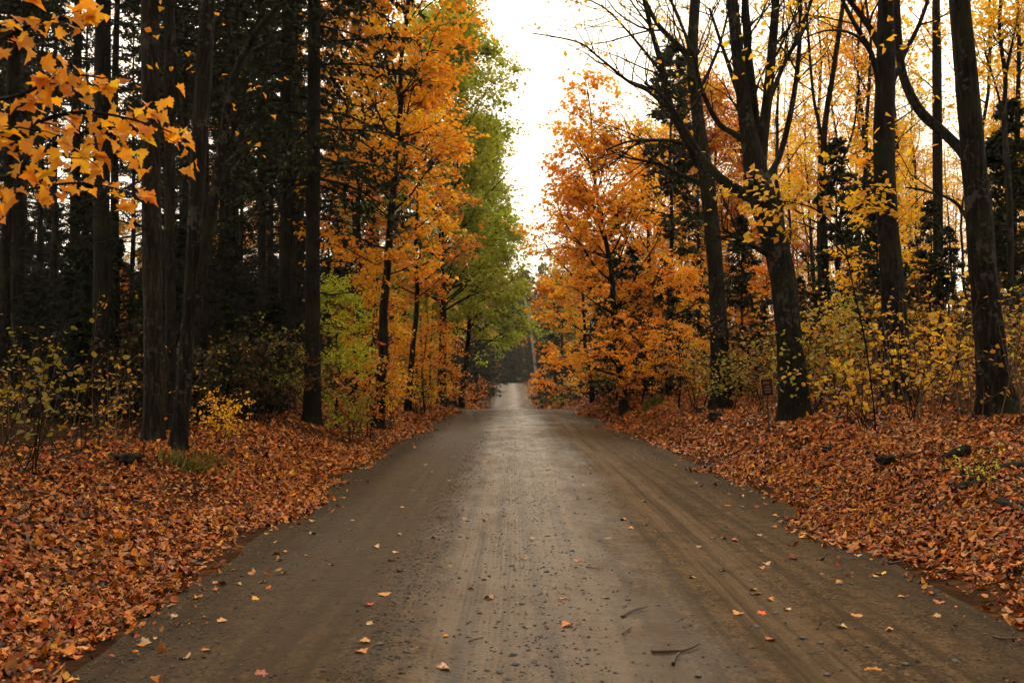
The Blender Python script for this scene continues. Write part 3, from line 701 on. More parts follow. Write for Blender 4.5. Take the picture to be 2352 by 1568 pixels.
# --- eastern (right) side: the orange maple by the road
big_maple('maple_tree', 1436, 34, 41, 11.2, .14, 3.7, (.95, .425, .015), 'bright orange maple leaning towards the road on the far side of the bare trees', lean=(-1.1, 0), nb=50, ns=9, ntw=5, per=11, h0=.12, flat=.08, drop=.52, twig=.8, off=.06, leaf=.13, profile=lambda r: (1.06 - r) ** .75)
big_maple('maple_tree', 1500, 40, 42, 10.8, .14, 3.4, GOLD, 'golden maple showing between the orange maple and the bare trunks', nb=36, h0=.1, flat=.10, drop=.6)
big_maple('maple_tree', 1360, 46, 43, 9.5, .11, 3.0, ORANGE, 'smaller orange maple down the road below the bright orange one', nb=34, h0=.06, flat=.10, drop=.65, lean=(-.6, 0))
big_maple('maple_tree', 1640, 44, 44, 13, .15, 3.6, RUST, 'rust-red maple top behind the two bare trees', nb=36, h0=.3, flat=.3)

hero('maple_tree', 24, [(1655, 850, 46), (1650, 720, 38), (1640, 580, 34), (1628, 450, 34), (1612, 330, 32), (1598, 230, 30), (1590, 150, 28), (1594, 40, 25), (1600, -40, 23)],
     [[(1612, 385, 22), (1575, 315, 20, -.2), (1542, 250, 17, -.4), (1524, 165, 14, -.6), (1497, 70, 11, -.8), (1475, -20, 9, -1)],
      [(1540, 255, 9, -.4), (1490, 210, 8, -.7), (1445, 188, 7, -1), (1378, 134, 5, -1.4), (1327, 97, 4, -1.8), (1220, 76, 2.5, -2.2)],
      [(1590, 160, 16), (1570, 118, 14, .3), (1512, 57, 11, .5), (1475, -15, 8, .7)],
      [(1604, 345, 10), (1550, 325, 9, -.2), (1500, 322, 8, -.4), (1445, 325, 6, -.8), (1392, 345, 4, -1.1)],
      [(1620, 420, 10), (1565, 402, 9, .2), (1512, 376, 7, .3), (1440, 362, 5, .4), (1400, 345, 3, .5)],
      [(1526, 175, 8, -.6), (1490, 130, 7, -.8), (1440, 70, 5, -1.1), (1390, 20, 4, -1.4), (1330, -10, 3, -1.6)],
      [(1594, 230, 9), (1630, 160, 8, .4), (1660, 80, 6, .6), (1680, -10, 5, .8)]],
     'bare leaning maple with long thin limbs reaching over the road', bark=M_BARK_M, seed=51, twigs=13, sub=6, per=1, every=3, twigL=(.6, 2.2), leaf=.10, color=YELLOW, top=5)
hero('maple_tree', 18.5, [(1822, 905, 62), (1812, 760, 60), (1796, 620, 60), (1770, 520, 62), (1746, 440, 60), (1730, 360, 48), (1712, 260, 34), (1700, 165, 30), (1688, 60, 27), (1678, -40, 25)],
     [[(1742, 420, 30), (1740, 340, 26, .2), (1728, 210, 21, .3), (1716, 90, 18, .4), (1710, -40, 16, .4)],
      [(1745, 410, 32, .1), (1752, 320, 27, .1), (1764, 215, 23, 0), (1778, 60, 20, -.1), (1784, -40, 18, -.1)],
      [(1735, 455, 34), (1700, 440, 27, .2), (1655, 410, 22, .3), (1612, 360, 16, .4), (1575, 300, 12, .5), (1530, 230, 9, .6), (1480, 190, 6, .7)],
      [(1720, 335, 15), (1690, 310, 14, .2), (1648, 280, 12, .3), (1612, 205, 10, .4), (1590, 120, 8, .5), (1540, 0, 6, .6)],
      [(1770, 590, 12), (1730, 565, 11, -.2), (1690, 545, 9, -.3), (1660, 525, 6, -.4)],
      [(1712, 270, 11), (1690, 200, 10, .3), (1660, 110, 8, .5), (1630, 20, 6, .6)],
      [(1764, 240, 12), (1800, 150, 10, .2), (1840, 70, 8, .3), (1870, -20, 6, .4)],
      [(1752, 420, 16), (1790, 360, 14, .3), (1820, 240, 12, .5), (1836, 110, 10, .6), (1840, -30, 8, .6)]],
     'big dark maple splitting into many upright stems above a heavy side limb', bark=M_BARK_M, seed=52, twigs=12, sub=6, per=1, every=3, twigL=(.6, 2.0), leaf=.10, color=YELLOW, top=6, sides=18)
hero('maple_tree', 13.5, [(2292, 955, 82), (2280, 860, 68), (2266, 700, 60), (2252, 540, 57), (2238, 380, 54), (2226, 240, 51), (2214, 110, 47), (2204, 0, 44)],
     [[(2238, 400, 28), (2212, 350, 26, .2), (2168, 305, 25, .4), (2120, 262, 24, .5), (2088, 210, 22, .6), (2070, 150, 20, .7), (2062, 60, 18, .8), (2058, -40, 16, .9)],
      [(2244, 560, 10), (2200, 470, 8, .3), (2130, 440, 6, .6), (2080, 430, 4, .8)]],
     'thick dark trunk with a crooked limb curving away, standing highest on the leafy bank', bark=M_BARK_M, seed=53, twigs=4, sub=4, per=2, leaf=.10, color=YELLOW, top=9, sides=18)
hero('maple_tree', 17, [(2062, 900, 66), (2056, 760, 54), (2046, 600, 48), (2034, 450, 46), (2030, 320, 46), (2034, 150, 43), (2038, 0, 41)],
     [[(2020, 200, 14), (2000, 120, 12, -.2), (1960, 50, 10, -.3), (1925, -20, 8, -.4)],
      [(2022, 110, 16), (1995, 60, 14, .2), (1950, 0, 11, .3)],
      [(2044, 210, 12), (2075, 130, 11, .2), (2110, 60, 10, .3), (2135, -10, 8, .4)],
      [(2016, 150, 9), (1970, 85, 7, -.4), (1905, 70, 5, -.8), (1840, 90, 3, -1.1)]],
     'straight dark trunk with a bulge, between the crooked-limbed trunk and the many-stemmed maple', bark=M_BARK, seed=54, twigs=5, sub=4, per=2, leaf=.10, color=YELLOW, top=9, sides=16)
hero('maple_tree', 24, [(2158, 900, 27), (2156, 700, 24), (2154, 400, 22), (2152, 150, 20), (2150, 0, 18)], [], 'slim straight trunk between the two thick dark trunks', seed=55, twigs=14, sub=5, per=6, color=YELLOW, top=7)
hero('ash_tree', 22, [(2318, 850, 14), (2322, 600, 14), (2316, 420, 13), (2306, 280, 12), (2310, 180, 10), (2296, 80, 8), (2300, -20, 7)],
     [[(2306, 270, 6), (2285, 190, 5), (2262, 120, 4)], [(2312, 170, 6), (2325, 100, 5), (2340, 20, 4)]],
     'slender pale crooked tree beyond the crooked-limbed trunk', bark=M_BARK_G, seed=56, twigs=14, sub=5, per=7, color=YELLOW, top=4)
hero('maple_tree', 26, [(1905, 900, 18), (1900, 700, 17), (1890, 500, 16), (1894, 300, 14), (1915, 160, 12), (1935, 20, 10)],
     [[(1893, 330, 8), (1870, 230, 7), (1858, 100, 6), (1850, -10, 5)], [(1895, 480, 7), (1930, 380, 6), (1960, 300, 5), (1975, 180, 4)]],
     'slim forked trunk just beyond the many-stemmed maple', seed=57, twigs=10, sub=5, per=6, color=GOLD, top=5)

# the white birch leaning by the far road
hero('birch_tree', 120, [(1232, 870, 7), (1226, 810, 6.5), (1218, 750, 6), (1206, 690, 5), (1196, 640, 4)], [], 'thin white birch leaning by the far stretch of road', bark=M_BIRCH, seed=58, twigs=10, sub=4, per=4, color=GOLD, top=3, sides=8, leaf=.14)

# --- overhanging orange maple branch, close by; its trunk stands outside the picture
rgm = np.random.default_rng(77)
e = empty('maple_tree', (-4.9, 5.2, float(ground_z(-4.9, 5.2))))
tag(e, 'orange maple whose big-leaved branches hang in from the picture edge', 'tree')
o0 = np.array(e.location)
G = Geo()
tp = np.array([[0, 0, -.2], [.03, .02, .8], [-.05, .05, 2.2], [.05, 0, 4], [0, .1, 6.5], [.1, .05, 9.5]]); tp = catmull(tp, 20)
G.add(*tubes(tp[None], np.linspace(.15, .04, 20)[None], 12, .05, rgm)); ob('trunk', G.mesh('trunk', M_BARK_M, True), e)
brs = [[(-120, 330, 16, -.6), (20, 300, 12, 0), (150, 262, 9, .2), (240, 262, 7, .3), (330, 282, 5, .4), (415, 312, 3, .4)],
       [(-120, 120, 14, -.5), (0, 90, 9, 0), (90, 52, 7, .1), (180, 40, 4, .2)],
       [(-120, 420, 12, -.4), (30, 400, 8, .4), (130, 330, 7, .5), (220, 300, 5, .6), (300, 330, 3, .7)],
       [(-120, 240, 12, -.5), (40, 220, 9, .2), (140, 175, 7, .3), (230, 180, 5, .4), (300, 215, 3, .5)],
       [(-120, 480, 10, .8), (40, 440, 7, 1.4), (180, 420, 5, 1.6), (290, 440, 4, 1.8), (330, 460, 3, 1.8)]]
BP = []; BR = []
for b in brs:
    p, r = limb(b, 6.2, 24); p = p - o0
    st = catmull(np.array([[0, 0, p[0, 2] * .72], (p[0] * [.5, .5, .9]), p[0]]), 8)
    p = np.concatenate([st[:-1], p]); r = np.concatenate([np.linspace(r[0] * 2, r[0], 8)[:-1], r]); BP.append(p); BR.append(r)
BP = np.stack(BP); BR = np.stack(BR)
idx = np.repeat(np.arange(5), 16); t = .30 + .66 * rgm.random(len(idx))
P1, R1 = spawn(BP, BR, idx, t, .5 + .5 * rgm.random(len(idx)), .16 + .24 * rgm.random(len(idx)), 6, rgm, flat=.6, up=-.04, rmin=.003)
B = Geo(); B.add(*tubes(BP, BR, 7)); B.add(*tubes(P1, R1, 4)); ob('branches', B.mesh('branches', M_BARK, True), e)['kind'] = 'stuff'
def leaf_mesh(name, kind, mat, bend=1.0, seed=0):
    rr = np.random.default_rng(seed); T, F = TPL[kind]; V = T.copy(); V[:, 2] = V[:, 2] * bend + rr.normal(0, .035, len(V))
    V[:, 0] *= 1 + rr.normal(0, .05); A = np.tile(.5 + .4 * (rr.random(3) - .5), (len(V), 1))
    return mk(name, V, F, mat, A)
jit0 = lambda c: tuple(np.clip(np.array(c) * (.75 + .4 * rgm.random()), 0, .95))
LM = [leaf_mesh('leaf', 'hi', M_LEAF, .6 + .5 * i, i) for i in range(5)]
def leaf_basis(nv, dv, s):
    n = nrm(nv); d = nrm(dv - (dv * n).sum() * n); x = np.cross(d, n)
    M = Matrix.Identity(4)
    for i in range(3): M[i][0] = x[i] * s; M[i][1] = d[i] * s; M[i][2] = n[i] * s
    return M
TW = np.concatenate([P1[:, :, :], P1[rgm.integers(0, len(P1), 10)]])
for k in range(300):
    i = rgm.integers(0, len(P1)); j = rgm.integers(1, 6)
    if k < 60: q = BP[rgm.integers(0, 5)]; pos = q[rgm.integers(12, 31)]
    else: pos = P1[i, j]
    pos = pos + rgm.normal(0, .045, 3) - [0, 0, .03]
    nv = rgm.normal(0, .6, 3) + [0, -.5, .8]; dv = rgm.normal(0, .6, 3) + [.25, 0, -.7]
    M = leaf_basis(nv, dv, .098 * (.65 + .6 * rgm.random())); M.translation = pos
    o = ob('leaf', LM[rgm.integers(0, 5)], e); o.matrix_local = M
    c = [ORANGE, (.88, .40, .016), (.74, .24, .014), GOLD][rgm.choice(4, p=[.4, .3, .15, .15])]
    o.color = (*jit0(c), 1)

# ------------------------------------------------------------------ the woods
taken = []
def free(x, y, d):
    return all((x - a) ** 2 + (y - b) ** 2 > d * d for a, b in taken)
for o in list(COL.objects):
    if o.parent is None and o.get('category') == 'tree': taken.append((o.location.x, o.location.y))

def scatter(n, sx, xr_, yr_, dmin, fn, power=1.0, inside=True, tries=40):
    c = 0
    for _ in range(n * tries):
        if c >= n: break
        y = yr_[0] + (yr_[1] - yr_[0]) * rng.random() ** power; x = sx * (xr_[0] + (xr_[1] - xr_[0]) * rng.random())
        if inside and abs(x) > .56 * y + 2: continue
        if not free(x, y, dmin): continue
        taken.append((x, y)); fn(x, y); c += 1
pick = lambda L: L[rng.integers(0, len(L))]
jit = lambda c: tuple(np.clip(np.array(c) * (.8 + .4 * rng.random()) * (1 + rng.normal(0, .05, 3)), 0, 1))

# left woods: tall conifers with bare lower trunks, black young spruces below
scatter(60, -1, (6.2, 45), (20, 75), 1.5, lambda x, y: place('conifer_tree', pick(TALL), x, y, 'dark bare-trunked conifer deep in the gloomy woods beside the leafy verge', 'tree', 'tall conifers of the dark woods', jit(NEEDLE2), .8 + .35 * rng.random()))
scatter(95, -1, (7.5, 52), (22, 85), 1.3, lambda x, y: place('spruce_tree', pick(SPRUCE), x, y, 'black-green young spruce filling the gloom under the tall conifers', 'spruce', 'young spruces of the dark woods', jit(NEEDLE), (1.4 + (.09 + .06 * rng.random()) * y) / 9.0))
scatter(30, -1, (12, 56), (45, 95), 1.2, lambda x, y: place('spruce_tree', pick(SPRUCE), x, y, 'black-green spruce', 'spruce', 'young spruces of the dark woods', jit(NEEDLE), (1.6 + (.13 + .06 * rng.random()) * y) / 9.0))
for k_ in range(20):
    px_ = -40 + 720 * rng.random(); d_ = 19 + 8 * rng.random(); q_ = at(px_, 860, d_)
    if q_[0] > -5.2: continue
    place('spruce_tree', pick(SPRUCE), q_[0], q_[1], 'black-green spruce', 'spruce', 'young spruces of the dark woods', color=jit(NEEDLE), sc=.22 + .2 * rng.random())
scatter(26, -1, (5.5, 25), (38, 120), 1.6, lambda x, y: place('maple_tree', pick(UNDER), x, y, 'orange young maple under the dark conifers along the road', 'tree', 'young maples in the dark woods', jit(pick([ORANGE, GOLD, RUST, RUST])), .8 + .5 * rng.random()))
scatter(30, -1, (5.0, 14), (38, 110), 1.2, lambda x, y: place('pole_tree', pick(POLE), x, y, 'thin dark pole-like trunk in the row along the road', 'tree', 'pole trunks along the road on the dark side', jit(pick([RUST, OLIVE, ORANGE])), .8 + .4 * rng.random()))
# right woods: thin hardwoods in yellow leaf, some spruce
scatter(38, 1, (7.5, 42), (22, 75), 1.7, lambda x, y: place('maple_tree', pick(HARD), x, y, 'slim hardwood in thin yellow leaf behind the bare trees', 'tree', 'yellow hardwoods of the bright woods', jit(pick([YELLOW, YELLOW, GOLD, ORANGE])), .75 + .35 * rng.random()))
scatter(64, 1, (7.5, 36), (20, 75), 1.0, lambda x, y: place('pole_tree', pick(POLE), x, y, 'thin straight pole trunk among the yellow leaves', 'tree', 'pole trunks of the bright woods', jit(pick([YELLOW, GOLD])), .8 + .4 * rng.random()))
scatter(44, 1, (7.5, 48), (24, 85), 1.5, lambda x, y: place('spruce_tree', pick(SPRUCE), x, y, 'dark young spruce among the yellow hardwoods', 'spruce', 'young spruces of the bright woods', jit(NEEDLE2), (1.4 + (.05 + .07 * rng.random()) * y) / 9.0))
scatter(30, 1, (6.0, 40), (22, 85), 1.4, lambda x, y: place('maple_tree', pick(UNDER), x, y, 'golden young maple low in the bright woods', 'tree', 'young maples of the bright woods', jit(pick([GOLD, ORANGE, OLIVE, RUST])), .6 + .4 * rng.random()))
# along the road far away
for side, n in ((-1, 46), (1, 46)):
    scatter(n, side, (4.4, 22), (75, 215), 2.0, lambda x, y: place('maple_tree', pick(HARD), x, y, 'tall autumn tree lining the far stretch of road', 'tree', 'trees lining the far road', jit(pick([RUST, ORANGE, GOLD, OLIVE, GREEN])), (.65 if y < 115 else .95) + .3 * rng.random()), inside=False)
    scatter(30, side, (4.2, 20), (80, 225), 1.6, lambda x, y: place('spruce_tree', pick(SPRUCE), x, y, 'dark spruce standing by the far stretch of road', 'spruce', 'spruces along the far road', jit(NEEDLE2), 1.1 + .8 * rng.random()), inside=False)
# where the road turns away beyond the rise
scatter(48, 1, (-18, 18), (232, 262), 1.5, lambda x, y: place('spruce_tree', pick(SPRUCE), x, y, 'dark spruce closing the view beyond the rise in the road', 'spruce', 'spruces closing the road', jit(NEEDLE2), 2.3 + 1.0 * rng.random()), inside=False)
scatter(22, 1, (-22, 22), (255, 290), 2.2, lambda x, y: place('maple_tree', pick(HARD), x, y, 'tall rust-coloured tree beyond the rise in the road', 'tree', 'trees closing the road', jit(pick([RUST, OLIVE, GOLD])), 1.4 + .4 * rng.random()), inside=False)
scatter(9, 1, (3.6, 11), (200, 230), 1.8, lambda x, y: place('maple_tree', pick(UNDER), x, y, 'golden young maple just past the rise in the road', 'tree', 'young maples past the rise', jit(pick([GOLD, RUST, OLIVE])), 1.2 + .5 * rng.random()), inside=False)
scatter(9, -1, (3.8, 11), (200, 230), 1.8, lambda x, y: place('maple_tree', pick(UNDER), x, y, 'rusty young maple just past the rise in the road', 'tree', 'young maples past the rise', jit(pick([RUST, OLIVE])), 1.2 + .5 * rng.random()), inside=False)
# the woods go on behind the photographer
for side in (-1, 1):
    scatter(26, side, (5.0, 16), (-34, 9), 1.8, lambda x, y: place('conifer_tree', pick(TALL), x, y, 'tall conifer beside the road behind the viewpoint', 'tree', 'trees behind the viewpoint', jit(NEEDLE2), .9 + .2 * rng.random()) if abs(x) > .56 * y + 1.0 else None, inside=False)
    scatter(14, side, (4.4, 12), (-30, 8), 1.8, lambda x, y: place('maple_tree', pick(HARD), x, y, 'orange hardwood beside the road behind the viewpoint', 'tree', 'hardwoods behind the viewpoint', jit(ORANGE), .9 + .2 * rng.random()) if abs(x) > .56 * y + 2.6 else None, inside=False)

# ------------------------------------------------------------------ shrubs and saplings picked out in the photograph
def sh(px, depth, proto, color, sc, label, group=None, name='shrub', cat='shrub'):
    return place_px(name, proto, px, depth, label, cat, group, color=color, sc=sc)
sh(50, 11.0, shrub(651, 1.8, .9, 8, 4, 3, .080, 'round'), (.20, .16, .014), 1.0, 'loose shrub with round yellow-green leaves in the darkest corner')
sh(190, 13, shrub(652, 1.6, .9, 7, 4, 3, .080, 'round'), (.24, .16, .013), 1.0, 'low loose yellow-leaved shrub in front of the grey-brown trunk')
sh(500, 15.5, BUSH[0], GOLD, .55, 'little golden bush at the foot of the forked mossy trunk')
sh(620, 24, BUSH[1], GREEN, 1.1, 'green bush in the gloom behind the two hemlock trunks')
for px, d, pr, c, s, lab in (
    (780, 24, UNDER[0], LIME, .62, 'lime-green young maple beside the lone hemlock trunk'),
    (845, 23, BUSH[2], RUST, 1.0, 'rust-coloured bush below the lime-green young maple'),
    (800, 22, BUSH[0], OLIVE, .8, 'olive bush low on the verge by the lone hemlock trunk'),
    (900, 27, BUSH[1], GOLD, .9, 'golden bush spilling onto the verge under the leaning orange maple'),
    (960, 36, BUSH[2], (.25, .26, .02), 1.1, 'green-gold bush on the verge below the rust-orange maple'),
    (985, 40, BUSH[0], GOLD, .9, 'bright golden bush at the edge of the leaves down the verge'),
    (860, 29, UNDER[1], GOLD, .7, 'golden young maple with layered sprays under the leaning maple'),
    (975, 38, UNDER[2], ORANGE, .75, 'orange young maple with layered sprays beyond the golden one'),
    (1040, 57, BUSH[1], RUST, 1.1, 'rusty bush where the verge meets the dip in the road'),
    (1075, 72, BUSH[2], RUST, 1.3, 'rust-brown bush past the dip in the road'),
    (1252, 112, UNDER[0], GOLD, .85, 'golden bush around the foot of the white birch'),
    (1290, 70, BUSH[1], (.28, .24, .02), 1.1, 'olive-gold bush beside the road before the birch'),
    (1330, 56, BUSH[2], OLIVE, 1.0, 'olive bush at the road edge below the orange maple'),
    (1370, 46, BUSH[0], (.20, .22, .02), 1.0, 'green bush at the road edge below the orange maple'),
    (1420, 38, BUSH[1], OLIVE, .9, 'dark olive bush where the leafy bank begins'),
    (1475, 33, UNDER[1], ORANGE, .6, 'small orange maple with flat sprays in front of the dark spruce'),
    (1560, 27, UNDER[2], ORANGE, .52, 'orange sapling with drooping sprays at the foot of the bare leaning maple'),
    (1600, 25, BUSH[2], (.45, .22, .015), .9, 'golden bush at the foot of the bare leaning maple'),
    (1690, 23, BUSH[0], OLIVE, 1.0, 'brownish bush between the two bare maples'),
    (1740, 20, BUSH[1], (.25, .15, .015), .7, 'yellowing bush behind the small sign'),
    (1880, 19, BUSH[2], OLIVE, 1.1, 'olive bush beyond the many-stemmed maple'),
    (1960, 16, SHRUB[0], (.62, .34, .014), 1.0, 'yellow-leaved shrub in front of the bulging trunk'),
    (2000, 14.5, SHRUB[1], (.62, .34, .014), .95, 'sparse yellow shrub on the bank, nearer than the bulging trunk'),
    (2110, 14.5, SHRUB[2], (.62, .34, .014), 1.1, 'taller yellow shrub between the bulging trunk and the crooked-limbed trunk'),
    (2170, 16, SHRUB[0], GOLD, 1.15, 'golden shrub under the crooked limb'),
    (2230, 17, SHRUB[1], (.62, .34, .014), 1.2, 'yellow shrub just behind the crooked-limbed trunk'),
    (2330, 15, SHRUB[2], (.45, .36, .02), 1.1, 'yellow-green shrub beyond the crooked-limbed trunk'),
    (1830, 17, SHRUB[2], (.30, .26, .02), .9, 'thin olive shrub at the foot of the many-stemmed maple'),
    (2270, 9.5, SHRUB[1], LIME, .3, 'tiny lime-green plant on the leaf-covered bank')):
    sh(px, d, pr, c, s, lab, name='young_maple' if pr in UNDER else 'shrub', cat='tree' if pr in UNDER else 'shrub')
for px, d, s in ((1420, 39, .75), (1455, 40, .8), (1530, 33, .62), (1545, 37, 1.25), (1700, 27, .55), (1930, 26, .7), (2010, 28, .85), (2330, 24, .9)):
    place_px('spruce_tree', pick(SPRUCE), px, d, {1420: 'dark spruce behind the bright orange maple, on its road side', 1455: 'dark spruce behind the bright orange maple trunk', 1530: 'small dark spruce at the bank beside the bare leaning maple', 1545: 'tall dark spruce rising behind the golden sprays', 1700: 'short dark spruce between the two bare maples', 1930: 'dark spruce beside the slim forked trunk', 2010: 'dark spruce behind the bulging trunk', 2330: 'dark spruce beyond the slender pale tree'}[px], 'spruce', color=NEEDLE2, sc=s)
for k_ in range(34):
    px_ = 1500 + 860 * rng.random(); d_ = 19 + 15 * rng.random()
    if at(px_, 860, d_)[0] < 6.0: continue
    place_px('shrub', pick(BUSH), px_, d_, 'brownish bush in the thicket behind the leafy bank', 'shrub', 'thicket behind the bank', color=jit(pick([(.36, .17, .015), (.55, .28, .018), (.26, .10, .012), (.12, .08, .015), (.08, .07, .015)])), sc=.7 + .6 * rng.random())
for k_ in range(16):
    px_ = 30 + 620 * rng.random(); d_ = 19 + 12 * rng.random()
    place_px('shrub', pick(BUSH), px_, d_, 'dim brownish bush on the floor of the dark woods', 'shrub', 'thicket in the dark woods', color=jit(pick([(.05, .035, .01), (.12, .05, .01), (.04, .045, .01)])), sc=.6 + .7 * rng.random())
for k_ in range(18):
    px_ = 1690 + 680 * rng.random(); d_ = 20 + 8 * rng.random(); q_ = at(px_, 860, d_)
    if q_[0] < 6.5: continue
    place('spruce_tree', pick(SPRUCE), q_[0], q_[1], 'dark young spruce', 'spruce', 'young spruces of the bright woods', color=jit(NEEDLE2), sc=.24 + .2 * rng.random())
# yellow sapling whose sprays cross the many-stemmed maple
hero('maple_sapling', 14, [(2010, 960, 3.5), (1990, 800, 3.5), (1958, 650, 3.2), (1935, 540, 3), (1905, 470, 4), (1880, 430, 3)],
     [[(1930, 535, 4), (1880, 485, 4, -.1), (1820, 465, 3, -.2), (1740, 462, 2, -.3)], [(1945, 590, 4), (1900, 545, 3, .1), (1860, 520, 3, .1), (1810, 505, 2, .2)], [(1925, 515, 3), (1960, 480, 3, .1), (1990, 470, 2, .1)]],
     'thin sapling holding level yellow sprays across the many-stemmed maple', cat='sapling', seed=61, twigs=7, sub=3, per=4, leaf=.10, twigL=(.15, .4), color=(.70, .38, .016), sides=6, flat=.2)
# thin undergrowth stems on the bank: brown, countless
rgs = np.random.default_rng(91)
K = 1800; sx_ = np.where(rgs.random(K) < .75, 1, -1)
yy = 13 + 32 * rgs.random(K) ** 1.3; xx = np.where(sx_ > 0, xr(yy) + 2.2 + 7 * rgs.random(K), xl(yy) - 2.8 - 6 * rgs.random(K))
p = np.stack([xx, yy, ground_z(xx, yy) - .05], -1); d = nrm(np.stack([rgs.normal(0, .15, K), rgs.normal(0, .15, K), np.ones(K)], -1)); Ls = .5 + 1.6 * rgs.random(K) ** 1.5; pts = [p]
for k in range(4): d = nrm(d + rgs.normal(0, .09, d.shape)); pts.append(pts[-1] + d * (Ls / 4)[:, None])
Pst = np.stack(pts, 1); Rst = (.004 + .004 * rgs.random(K))[:, None] * np.linspace(1, .4, 5)[None]
ii = np.repeat(np.arange(K), 3); Pt, Rt = spawn(Pst, Rst, ii, .3 + .7 * rgs.random(len(ii)), .5 + .5 * rgs.random(len(ii)), .2 + .3 * rgs.random(len(ii)), 3, rgs, rmin=.003)
G = Geo(); G.add(*tubes(Pst, Rst, 4)); G.add(*tubes(Pt, Rt, 3))
tag(ob('undergrowth', G.mesh('undergrowth', simple('dry_stem', (.10, .06, .03), .8), True)), 'thin dry brown stems of undergrowth on both banks', 'undergrowth', kind='stuff')
C = Geo(); V, F, A = twig_leaves(Pt, 3, rgs, .06, 'lo', off=.06); C.add(V, F, A)
tag(ob('undergrowth_leaves', C.mesh('undergrowth_leaves', M_LEAF), color=(.52, .26, .02)), 'small withered leaves on the dry undergrowth stems', 'undergrowth', kind='stuff')

# ------------------------------------------------------------------ fallen leaves
PAL = np.array([(.42, .100, .010), (.56, .175, .014), (.30, .058, .008), (.60, .25, .075), (.07, .020, .006), (.58, .26, .012), (.34, .035, .010), (.55, .27, .10), (.17, .05, .010)])
PPR = np.array([.22, .22, .13, .10, .14, .06, .03, .04, .06])
def litter(name, n, yr_, kind, size, label, rg, cup=1.0):
    P = []
    while sum(len(q) for q in P) < n:
        m = n
        y = yr_[0] + (yr_[1] - yr_[0]) * rg.random(m); side = rg.random(m) < .52
        d = rg.exponential(2.3, m) - .9
        x = np.where(side, xr(y) + d, xl(y) - d)
        pr = (.008 * sstep(-.9, -.1, d) + .98 * sstep(-.20, .34, d + .5 * vnoise(x * 1.1, y * 1.1) + .6 * vnoise(y * .5, x * 0 + 7 + np.sign(x)))) * (1 - .85 * np.where(x < 0, sstep(2.2, 4.5, d), sstep(4, 8, d))) * np.clip(.85 + 1.5 * fbm(x * .8, y * .8, 3), .10, 1)
        k = (rg.random(m) < pr) & (d < 9) & (np.abs(x) < .60 * y + 1.5)
        P.append(np.stack([x, y, surf_z(x, y)], -1)[k])
    P = np.concatenate(P)[:n]; n = len(P)
    # lie along the slope
    ex = .06; gxn = (ground_z(P[:, 0] + ex, P[:, 1]) - ground_z(P[:, 0] - ex, P[:, 1])) / (2 * ex); gyn = (ground_z(P[:, 0], P[:, 1] + ex) - ground_z(P[:, 0], P[:, 1] - ex)) / (2 * ex)
    nv = np.stack([-gxn, -gyn, np.ones(n)], -1) + rg.normal(0, .33, (n, 3))
    dv = rg.normal(size=(n, 3)); sz = size * (.4 + .95 * rg.random(n) ** 1.3)
    P[:, 2] += .004 + .035 * rg.random(n) ** 1.5 + .25 * sz * .3
    V, F, _ = leaves(kind, P, nv, dv, sz, None, cup=cup * rg.normal(0, 1.4, n), ragged=.10, wid=.85)
    col = PAL[rg.choice(len(PAL), n, p=PPR / PPR.sum())] * (.36 + .85 * rg.random((n, 1)))
    m = len(TPL[kind][0])
    return tag(ob(name, mk(name, V, F, M_FALLEN, colors=np.repeat(col, m, 0))), label, 'leaves', kind='stuff')
rgl = np.random.default_rng(33)
litter('fallen_leaves', 26000, (3.0, 8), 'mid', .058, 'thick carpet of rust and orange fallen leaves along both road edges', rgl)
litter('fallen_leaves', 44000, (7.8, 15), 'lo', .062, 'carpet of fallen leaves on the verges a few steps along', rgl)
litter('fallen_leaves', 50000, (14.5, 32), 'lo', .078, 'carpet of orange fallen leaves farther along the verges', rgl)
litter('fallen_leaves', 30000, (31, 75), 'lo', .14, 'orange fallen leaves beside the road at the dip', rgl)
litter('fallen_leaves', 16000, (90, 200), 'oval', .30, 'rust-coloured leaf cover beside the far stretch of road', rgl)

# leaves that lie singly on the road
FL = [leaf_mesh('fallen_leaf', 'hi', M_FALLEN1, .5 + .4 * i, 40 + i) for i in range(4)]
Z1 = [(1935, 687), (2095, 565), (2060, 540), (1475, 890), (1595, 905), (1745, 895), (1350, 995), (1740, 997), (1465, 1158), (1200, 1120), (1010, 1293), (955, 1330), (1365, 1358), (1270, 1410), (1930, 825)]
Z2 = [(735, 590), (310, 650), (445, 745), (510, 815), (390, 985), (260, 1170), (285, 1290), (205, 1355), (810, 1258), (755, 1480), (1110, 1005), (985, 935), (1075, 475), (930, 455), (1575, 1005), (1700, 745), (1890, 590), (2010, 470), (2060, 530), (2140, 505), (2120, 345), (1480, 128), (1640, 178), (1710, 55), (100, 318), (490, 388), (180, 470), (470, 685), (1860, 1000), (1075, 870)]
Z3 = [(630, 885), (600, 908), (385, 740), (580, 1040), (570, 1065), (645, 1090), (490, 1172), (770, 1155), (1245, 960), (1435, 1075), (1635, 1105), (1640, 1190), (1365, 1270), (640, 1327), (1245, 1485), (195, 962), (1150, 1178), (1050, 1250), (800, 690), (740, 650), (670, 672), (490, 555), (415, 548), (610, 510), (690, 555), (675, 605), (905, 705), (985, 720), (800, 782), (1160, 835), (440, 750), (580, 718), (345, 385)]
spots = [(a * .3403, 1035 + b * .3403) for a, b in Z1] + [(753 + a * .3403, 1035 + b * .3403) for a, b in Z2] + [(1505 + a * .4002, 941 + b * .4002) for a, b in Z3]
TANC = [(.50, .28, .10), (.52, .25, .05), (.55, .22, .03), (.50, .33, .17), (.46, .17, .05)]
